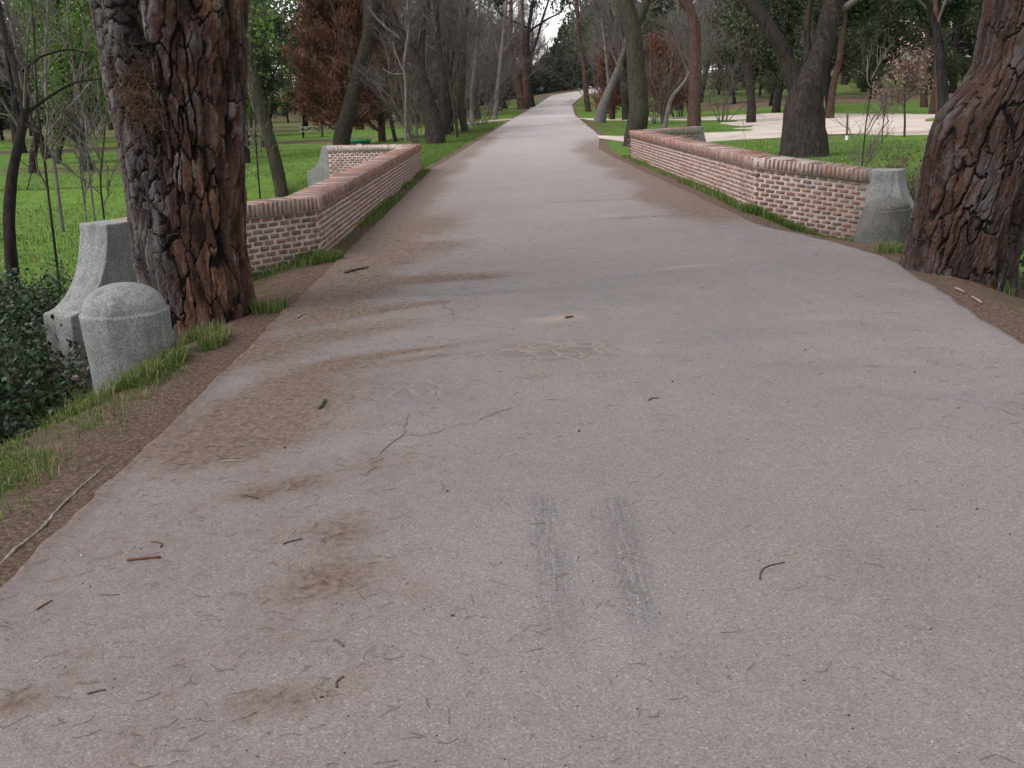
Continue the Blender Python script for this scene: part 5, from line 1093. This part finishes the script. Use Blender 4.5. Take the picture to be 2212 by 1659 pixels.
# ------------------------------------------------------------------ picnic tables, bin, stroller
def box(c, s, yaw=0.0):
    V = np.array([(x, y, z) for x in (-1, 1) for y in (-1, 1) for z in (-1, 1)]) * np.array(s) / 2
    c_, s_ = cos(yaw), sin(yaw); V = np.stack([V[:, 0] * c_ - V[:, 1] * s_, V[:, 0] * s_ + V[:, 1] * c_, V[:, 2]], 1) + np.array(c)
    return V, np.array([(0, 1, 3, 2), (4, 6, 7, 5), (0, 4, 5, 1), (2, 3, 7, 6), (0, 2, 6, 4), (1, 5, 7, 3)])
def bar(p, q, w):
    P = np.array([[p, q]], float); V, F = tubes(P, np.full((1, 2), w), 4); return V, F
def picnic(label, a, b, t, yaw):
    p = atd(a, b, t); z = zf(p[0], p[1]); root = thing('picnic_table', (p[0], p[1], z), label, 'picnic table', 'picnic tables on the meadow'); root.rotation_euler = (0, 0, yaw)
    def part(name, V, F, mat): link(name, mesh_np(name, V, F), M[mat], root)
    for k in range(5): part('tabletop_board', *box((0, (k - 2) * 0.155, 0.76), (1.9, 0.145, 0.045)), 'wood')
    for s in (-1, 1):
        for k in range(2): part('seat_board', *box((0, s * (0.80 + k * 0.15), 0.45), (1.9, 0.14, 0.045)), 'wood')
        for e in (-1, 1):
            part('leg', *bar((e * 0.7, s * 0.30, 0.735), (e * 0.7, s * 0.55, -0.03), 0.045), 'wood_d')
            part('bench_leg', *bar((e * 0.7, s * 0.87, 0.43), (e * 0.7, s * 0.87, -0.03), 0.04), 'wood_d')
    for e in (-1, 1):
        part('cross_beam', *bar((e * 0.7, -0.9, 0.40), (e * 0.7, 0.9, 0.40), 0.04), 'wood_d'); part('brace', *bar((e * 0.66, 0, 0.40), (e * 0.05, 0, 0.72), 0.035), 'wood_d')
picnic('wooden picnic table with benches in front of the dead conifer', 677, 305, 74, 0.15)
picnic('wooden picnic table half hidden behind the leaning mossy trunk', 552, 342, 58, 0.5)
p = atd(775, 330, 48); z = zf(p[0], p[1]); root = thing('litter_bin', (p[0], p[1], z), 'dark bin with a green lid behind the far wall wing', 'bin')
_zt = atd(775, 301, 48)[2] - z
mb = MB(); mb.add(*box((p[0], p[1], z + (_zt - 0.1) / 2), (1.15, 0.6, _zt - 0.1), 0.1)); bin_body = mb.obj('body', M['bin_blue'], root)
mb = MB(); mb.add(*box((p[0], p[1], z + _zt - 0.05), (1.28, 0.7, 0.10), 0.1)); mb.obj('lid', M['bin_green'], root)
mb = MB(); mb.add(*box((p[0] + 0.1, p[1] - 0.33, z + _zt - 0.28), (0.22, 0.02, 0.16), 0.1)); _lp = mb.obj('label_plate', M['white'], root); _lp.parent = bin_body
for s_ in (-1, 1): mb = MB(); mb.add(*tubes(np.array([[(p[0] + s_ * 0.42, p[1] - 0.2, z + 0.06), (p[0] + s_ * 0.42, p[1] + 0.2, z + 0.06)]]), np.full((1, 2), 0.07), 10)); mb.obj('wheel', M['wood_d'], root)
# distant stroller: one continuous skinned body
def person(a, b, t):
    p = atd(a, b, t); z = zf(p[0], p[1])
    J = dict(pel=(0, 0, .95), wai=(0, 0, 1.12), che=(0, 0.0, 1.36), nek=(0, 0, 1.5), hed=(0, -.02, 1.6), top=(0, -.02, 1.72), sl=(-.18, 0, 1.42), el=(-.25, .03, 1.16), hl=(-.24, -.06, .92), sr=(.18, 0, 1.42), er=(.26, .0, 1.16), hr=(.23, -.1, .93),
             tl=(-.1, 0, .9), kl=(-.11, -.08, .5), al=(-.1, .06, .09), fl=(-.1, -.12, .04), tr=(.1, 0, .9), kr=(.11, .0, .5), ar=(.1, .12, .09), fr=(.1, -.05, .04))
    E = 'pel-wai wai-che che-nek nek-hed hed-top che-sl sl-el el-hl che-sr sr-er er-hr pel-tl tl-kl kl-al al-fl pel-tr tr-kr kr-ar ar-fr'.split()
    rad = dict(pel=.14, wai=.13, che=.15, nek=.055, hed=.09, top=.07, sl=.065, el=.05, hl=.035, sr=.065, er=.05, hr=.035, tl=.09, kl=.06, al=.045, fl=.04, tr=.09, kr=.06, ar=.045, fr=.04)
    names = list(J); me = bpy.data.meshes.new('body'); me.from_pydata([J[n] for n in names], [tuple(names.index(q) for q in e.split('-')) for e in E], [])
    root = thing('person', (p[0], p[1], z), 'tiny far figure in a white top and blue trousers on the meadow', 'person')
    o = bpy.data.objects.new('body', me); COL.objects.link(o); o.parent = root
    md = o.modifiers.new('skin', 'SKIN')
    if not me.skin_vertices:
        bpy.context.view_layer.objects.active = o; o.select_set(True); o.modifiers.remove(md); bpy.ops.object.modifier_add(type='SKIN')
    for n, sv in zip(names, me.skin_vertices[0].data): sv.radius = (rad[n], rad[n])
    me.skin_vertices[0].data[0].use_root = True
    o.modifiers.new('sub', 'SUBSURF').levels = 1
    m = NT('stroller_clothes'); tc = m.n('ShaderNodeTexCoord'); sx = m.n('ShaderNodeSeparateXYZ'); m.l(tc.outputs['Object'], sx.inputs[0])
    m.color(m.ramp(m.mr(sx.outputs[2], 0, 1.8), [(0, C3(0.03, 0.03, 0.03)), (0.06, C3(0.05, 0.08, 0.18)), (0.545, C3(0.8, 0.8, 0.8)), (0.835, C3(0.4, 0.26, 0.19)), (0.91, C3(0.05, 0.035, 0.03))], 'CONSTANT'))
    me.materials.append(m.m)
person(883, 262, 128)

# ------------------------------------------------------------------ the wood behind: prototypes and copies
def proto(kind, seed):
    g = np.random.default_rng(seed); root = bpy.data.objects.new(dict(pine='pine_tree', oak='evergreen_oak', bare='bare_tree', spring='spring_tree')[kind], None); COL.objects.link(root)
    H = dict(pine=13, oak=9, bare=11, spring=8)[kind]; lean = g.normal(0, 0.06, 2)
    zz = np.linspace(-0.3, H * 0.8, 9); P = np.stack([lean[0] * zz + np.cumsum(g.normal(0, 0.10, 9)), lean[1] * zz + np.cumsum(g.normal(0, 0.10, 9)), zz], 1); P[:, :2] -= P[0, :2]; R_ = np.interp(zz, [-0.3, 0.5, H * 0.8], [0.34, 0.26, 0.08])
    Q, r = resamp3(P, R_, 18); mb = MB(); mb.add(*rough_tube(Q, r, 9, g, 0.08, seed)); mb.obj('trunk', M[dict(pine='bark_red', oak='bark_dark', bare='bark', spring='bark_g')[kind]], root, smooth_sh=True)
    low = dict(pine=0.50, oak=0.20, bare=0.22, spring=0.15)[kind]
    L1, q1 = spawn(Q[None], r[None], dict(pine=14, oak=20, bare=22, spring=18)[kind], dict(pine=(2, 4.2), oak=(1.6, 3.6), bare=(1.8, 4.5), spring=(1.2, 3))[kind], (0.6, 1.25), dict(pine=0.25, oak=0.15, bare=0.45, spring=0.35)[kind], 5, 0.45, low, 1.0, 0.16, 0.02, g)
    L2, q2 = spawn(L1, q1, 7, (0.7, 1.8), (0.4, 1.0), 0.2, 4, 0.5, 0.25, 1, 0.2, 0.014, g)
    mb = MB(); mb.add(*tubes(L1, q1, 5)); mb.add(*tubes(L2, q2, 3))
    if kind == 'bare': L3, q3 = spawn(L2, q2, 8, (0.4, 1.3), (0.3, 0.9), 0.25, 3, 0.6, 0.2, 1, 0.2, 0.011, g); mb.add(*tubes(L3, q3, 3))
    mb.obj('branches', M['twig_hazed' if kind == 'bare' else 'bark_dark'], root)
    if kind != 'bare':
        n = dict(pine=6500, oak=9000, spring=5500)[kind]; E_ = np.concatenate([L2[:, 1:].reshape(-1, 3), L2[:, -1]]); tone = g.uniform(0, 1, len(E_)); k = g.integers(len(E_), size=n)
        C_ = E_[k] + g.normal(0, dict(pine=0.30, oak=0.28, spring=0.30)[kind], (n, 3)); mb = MB(); V, F = cards(C_, dict(pine=0.30, oak=0.20, spring=0.16)[kind] * g.uniform(0.6, 1.4, n), g, 1.8)
        mb.add(V, F, rnd=np.repeat(np.clip(0.55 * tone[k] + g.uniform(0, 0.45, n), 0, 1), 4)); mb.obj('crown', M[kind], root)
    return root
PROTO = {}
LBL = dict(pine='dark green pine', oak='dark evergreen oak', bare='bare grey tree', spring='fresh green leafing tree')
first = set()
def put(kind, v, x, y, sc, rz, where):
    if (kind, v) not in PROTO: PROTO[(kind, v)] = proto(kind, 500 + 13 * v + {'pine': 1, 'oak': 2, 'bare': 3, 'spring': 4}[kind])
    src = PROTO[(kind, v)]
    if (kind, v) not in first: first.add((kind, v)); r = src
    else:
        r = src.copy(); COL.objects.link(r)
        for ch in list(src.children):
            c = ch.copy(); COL.objects.link(c); c.parent = r
    r.location = (x, y, zf(x, y)); r.rotation_euler = (0, 0, rz); r.scale = (sc, sc, sc * 1.0); tag(r, LBL[kind] + ' ' + where, 'tree', {'pine': 'pines ', 'oak': 'evergreen oaks ', 'bare': 'bare trees ', 'spring': 'leafing trees '}[kind] + where)
gw = np.random.default_rng(31); placed = []
def free(x, y, dmin):
    return all((x - a) ** 2 + (y - b) ** 2 > dmin * dmin for a, b in placed) and (x < xl(y) - 3.5 or x > xr(y) + 3.5)
def wood(n, a0, a1, t0, t1, kinds, dmin, smin, smax, where):
    c = 0; tries = 0
    while c < n and tries < n * 40:
        tries += 1; a = gw.uniform(a0, a1); t = t0 + (t1 - t0) * gw.uniform() ** 0.8
        p = atd(a, 200, t); x, y = p[0], p[1]
        if not free(x, y, dmin): continue
        # keep the sky gap over the road and the view to the far figure open
        placed.append((x, y)); k = kinds[gw.integers(len(kinds))]; put(k, int(gw.integers(3)), x, y, gw.uniform(smin, smax), gw.uniform(0, 6.28), where); c += 1
for k, (sd, y, off, sc) in enumerate(((-1, 58, 2.8, 0.9), (1, 66, 3.0, 1.0), (-1, 84, 3.2, 1.05), (1, 92, 3.4, 1.1), (-1, 112, 3.5, 1.1), (1, 122, 3.8, 1.1), (-1, 136, 4.0, 1.2))):
    x = float(xl(y)) - off if sd < 0 else float(xr(y)) + off; placed.append((x, y)); put('bare', k % 3, x, y, sc, k * 0.9, 'reaching over the road ahead of the bend')
wood(20, -250, 600, 58, 92, ['pine', 'oak', 'oak', 'spring', 'bare'], 5.0, 0.85, 1.25, 'at the back of the low meadow')
wood(7, 30, 560, 36, 58, ['spring', 'spring', 'spring', 'bare'], 5.0, 0.6, 0.9, 'standing out on the low meadow')
wood(16, 600, 1030, 80, 125, ['pine', 'oak', 'bare', 'oak'], 5.0, 0.9, 1.3, 'behind the dead conifer and the bare roadside trees')
wood(40, -400, 1040, 105, 165, ['pine', 'oak', 'oak', 'pine'], 5.0, 1.0, 1.4, 'deep in the wood past the picnic tables')
wood(30, 1360, 2350, 76, 112, ['pine', 'oak', 'oak', 'bare'], 4.5, 0.9, 1.3, 'across the sandy paths')
wood(40, 1340, 2600, 112, 175, ['pine', 'oak', 'oak', 'pine'], 5.0, 1.0, 1.4, 'deep in the wood past the sandy paths')
wood(18, 1020, 1340, 105, 190, ['bare', 'pine', 'bare', 'bare'], 5.0, 0.8, 1.2, 'beyond the bend of the road')
wood(9, 1640, 2300, 50, 72, ['oak', 'pine', 'oak'], 5.0, 0.75, 1.0, 'just past the far sandy path')
wood(22, 1400, 2400, 66, 105, ['oak'], 3.5, 0.35, 0.6, 'low and bushy across the sandy paths')
wood(16, -200, 620, 80, 120, ['oak'], 3.5, 0.35, 0.6, 'low and bushy behind the low meadow')
wood(10, 860, 1040, 95, 130, ['oak'], 3.5, 0.4, 0.7, 'low and bushy behind the bare roadside trees')
for k, (kd, x, y, sc) in enumerate((('oak', 8.5, 6.0, 0.95), ('pine', 11.0, 11.0, 1.0), ('oak', 9.5, 1.0, 0.9), ('pine', 7.2, -2.5, 1.0), ('pine', -9.5, 2.0, 1.0))):  # unseen trees added to block sky light around the near pines
    put(kd, k % 3, x, y, sc, k * 1.3, 'added out of view to shade the near road')
# far-off wood closing the view: one mass of foliage clumps on the rising ground
n = 165000; a = gw.uniform(-500, 2700, n); t = 150 + 90 * gw.uniform(0, 1, n) + 60 * np.exp(-((a - 1180) / 200.0) ** 2); d = np.stack([(a * KD - 512) / F_PX * t, t], 1)
_k = 45000; a[:_k] = gw.uniform(980, 1380, _k); d[:_k, 0] = (a[:_k] * KD - 512) / F_PX * t[:_k]
zb = zs(d[:, 0], d[:, 1]); gap = 1 - 0.80 * np.exp(-((a - 1165) / 120.0) ** 2)
top = (15 + 12 * fbm(a * 0.012, t * 0.03, 88, 3)) * gap; C_ = np.stack([d[:, 0], d[:, 1], zb + top * gw.uniform(0.02, 1, n) ** 0.8], 1)
ok = ~((d[:, 0] > xl(d[:, 1]) - 2) & (d[:, 0] < xr(d[:, 1]) + 2)); C_ = C_[ok]; tone = fbm(C_[:, 0] * 0.35, C_[:, 2] * 0.5, 89, 3)
mb = MB(); V, F = cards(C_, gw.uniform(0.4, 0.95, len(C_)), gw, 1.5); mb.add(V, F, rnd=np.repeat(np.clip(tone * 0.9 + gw.uniform(-0.2, 0.2, len(C_)), 0, 1), 4))
tag(mb.obj('far_wood', M['hazed_leaf'], None, (0, 240, 0)), 'distant dark green wood closing the view', 'wood', kind='stuff')
